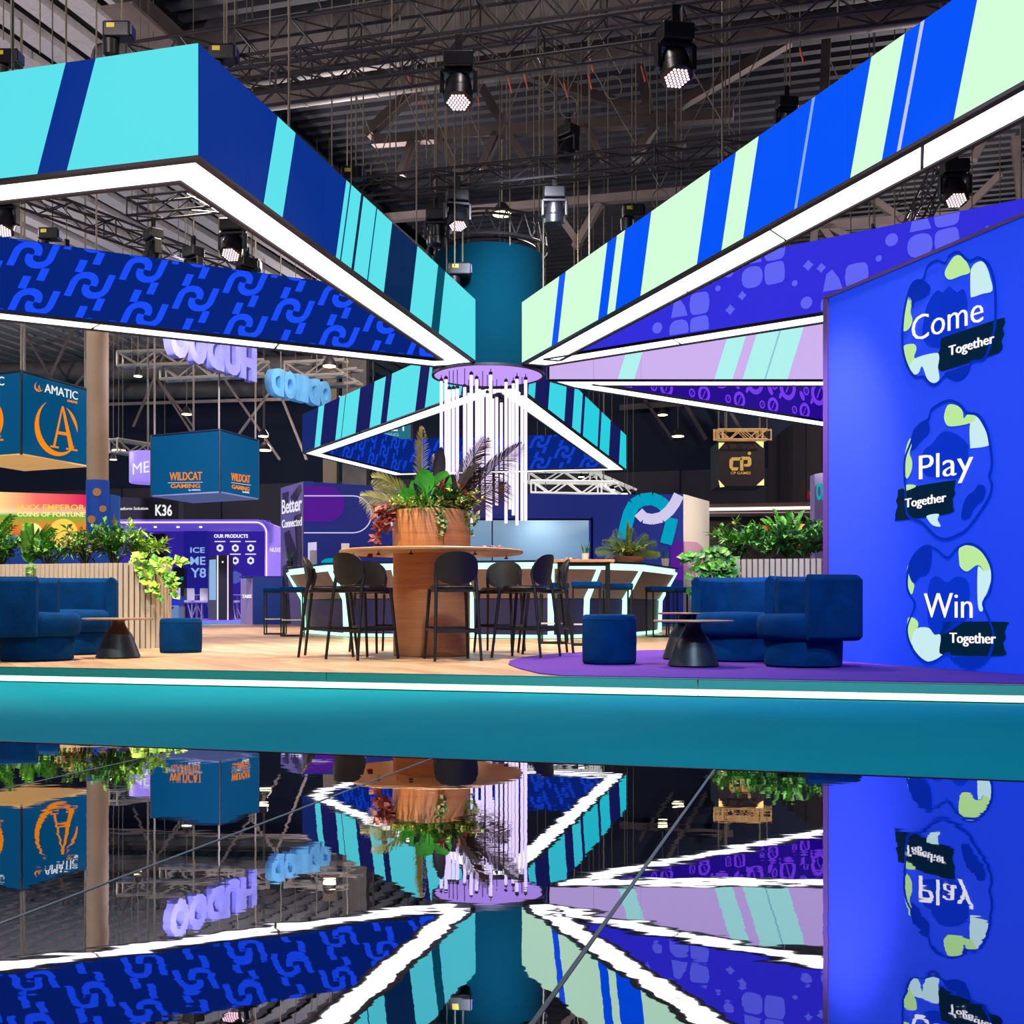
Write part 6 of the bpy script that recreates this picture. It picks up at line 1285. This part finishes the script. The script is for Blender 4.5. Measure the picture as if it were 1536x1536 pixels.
MB().lathe([(.225, .46), (.24, .60), (.23, .80), (.21, .82), (.215, .60), (.21, .47), (.225, .46)], n=12, a0=PI * .15, a1=PI * .85).build('backrest', M['white_paint'], wc, smooth=50)
for sx in (-1, 1):
    for sy in (-1, 1): MB().tube([(sx * .2, sy * .2, 0), (sx * .08, sy * .08, .44)], .012, 5).build('leg', M['steel'], wc)
for i, (x_, d_, rz, lab) in enumerate([(276, 33.6, 1.9, 'white shell chair beside the orange box stack at the violet stand'), (288, 34.6, 2.6, 'white shell chair behind the first one at the violet stand'), (303, 34, -.6, 'white shell chair left of the tall dark kiosk'), (347, 34.2, 1.4, 'white shell chair peeping out behind the tall dark kiosk')]):
    o = wc if i == 0 else copy_tree(wc); o.location = G(x_, d_, .203); o.rotation_euler = (0, 0, rz); o['label'] = lab; o.scale = (1.15,) * 3
cafe = thing('cafe_table', G(295, 35.4, .203), 'white cafe table between the shell chairs at the violet stand', 'table'); MB().lathe([(.35, .74), (.35, .765)], n=28).build('tabletop', M['white_paint'], cafe); MB().lathe([(.2, 0), (.2, .02), (.03, .04), (.03, .74)], n=16).build('pedestal', M['steel'], cafe)
cafe2 = copy_tree(cafe, G(356, 35.2, .203), label='white cafe table between the kiosk and the dark blue counter')

# stand on the right behind the planter
rs = wthing('brown_stand', P(1150, 935, 32), 'dark brown stand with a glowing pink-white light line behind the right planter', 'exhibition stand'); q = FRONT(32)
m_br = mat('brown_board', (84, 58, 54), .6); MB().prism([q.px(1060, 938), q.px(1262, 938), q.px(1262, 775), q.px(1060, 775)], (0, .1, 0)).build('back_board', mat('dark_brown_board', (52, 34, 36), .6), rs)
MB().prism([q.px(1060, 775, .4), q.px(1262, 773, .4), q.px(1262, 752, .4), q.px(1060, 756, .4)], (0, .45, 0)).build('fascia', m_br, rs)
mb = MB().obox(q.px(1060, 764, .43), q.px(1262, 761, .43), .03, .08); mb.build('light_line', glow('pink_white_line', (255, 220, 210), 2.2), rs); MB().obox(q.px(1060, 769.5, .43), q.px(1262, 768, .43), .02, .02).build('light_line', glow('dim_line', (190, 170, 180), .8), rs)
m_or2 = glow('warm_display', (255, 170, 80), 1.4); m_or3 = glow('red_display', (230, 70, 30), 1.0)
for (x0, y0, x1, y1, m) in ((1140, 788, 1152, 796, m_or3), (1168, 785, 1190, 795, m_or2), (1192, 786, 1220, 800, m_or2), (1196, 808, 1216, 818, m_or3), (1162, 800, 1180, 806, m_or3), (1078, 788, 1086, 830, m_br), (1098, 782, 1104, 786, m_or2)): print_px(q, [(x0, y1), (x1, y1), (x1, y0), (x0, y0)], m, rs, 'lit_display', off=.05)
od = wthing('lilac_tower', P(1240, 930, 26), 'lilac-grey tower with teal letters, partly hidden behind the blue slogan wall', 'tower sign'); q = FRONT(26); MB().prism([q.px(1222, 936), q.px(1290, 936), q.px(1290, 700), q.px(1222, 711)], (0, .4, 0)).build('board', mat('tower_lilac', (120, 110, 160), .6, 0, (70, 60, 110), .4), od); text_px(q, 'ODIN', 1224.5, 749, 1252, 749, 24, glow('tower_teal', (0, 190, 200), .8), od, bold=.03)
ex = wthing('exit_sign', P(1217, 742, 33), 'small red exit sign on the grey hall wall beside the lilac tower', 'sign'); q = pr; MB().prism([q.px(1212, 748), q.px(1221, 748), q.px(1221, 736), q.px(1212, 736)], pr.n * .05).build('plate', mat('exit_red', (170, 30, 30), .5, 0, (130, 16, 16), .6), ex); print_px(q, [(1214, 742), (1218, 742), (1218, 738), (1214, 738)], M['white_paint'], ex, 'pictogram', off=.06)
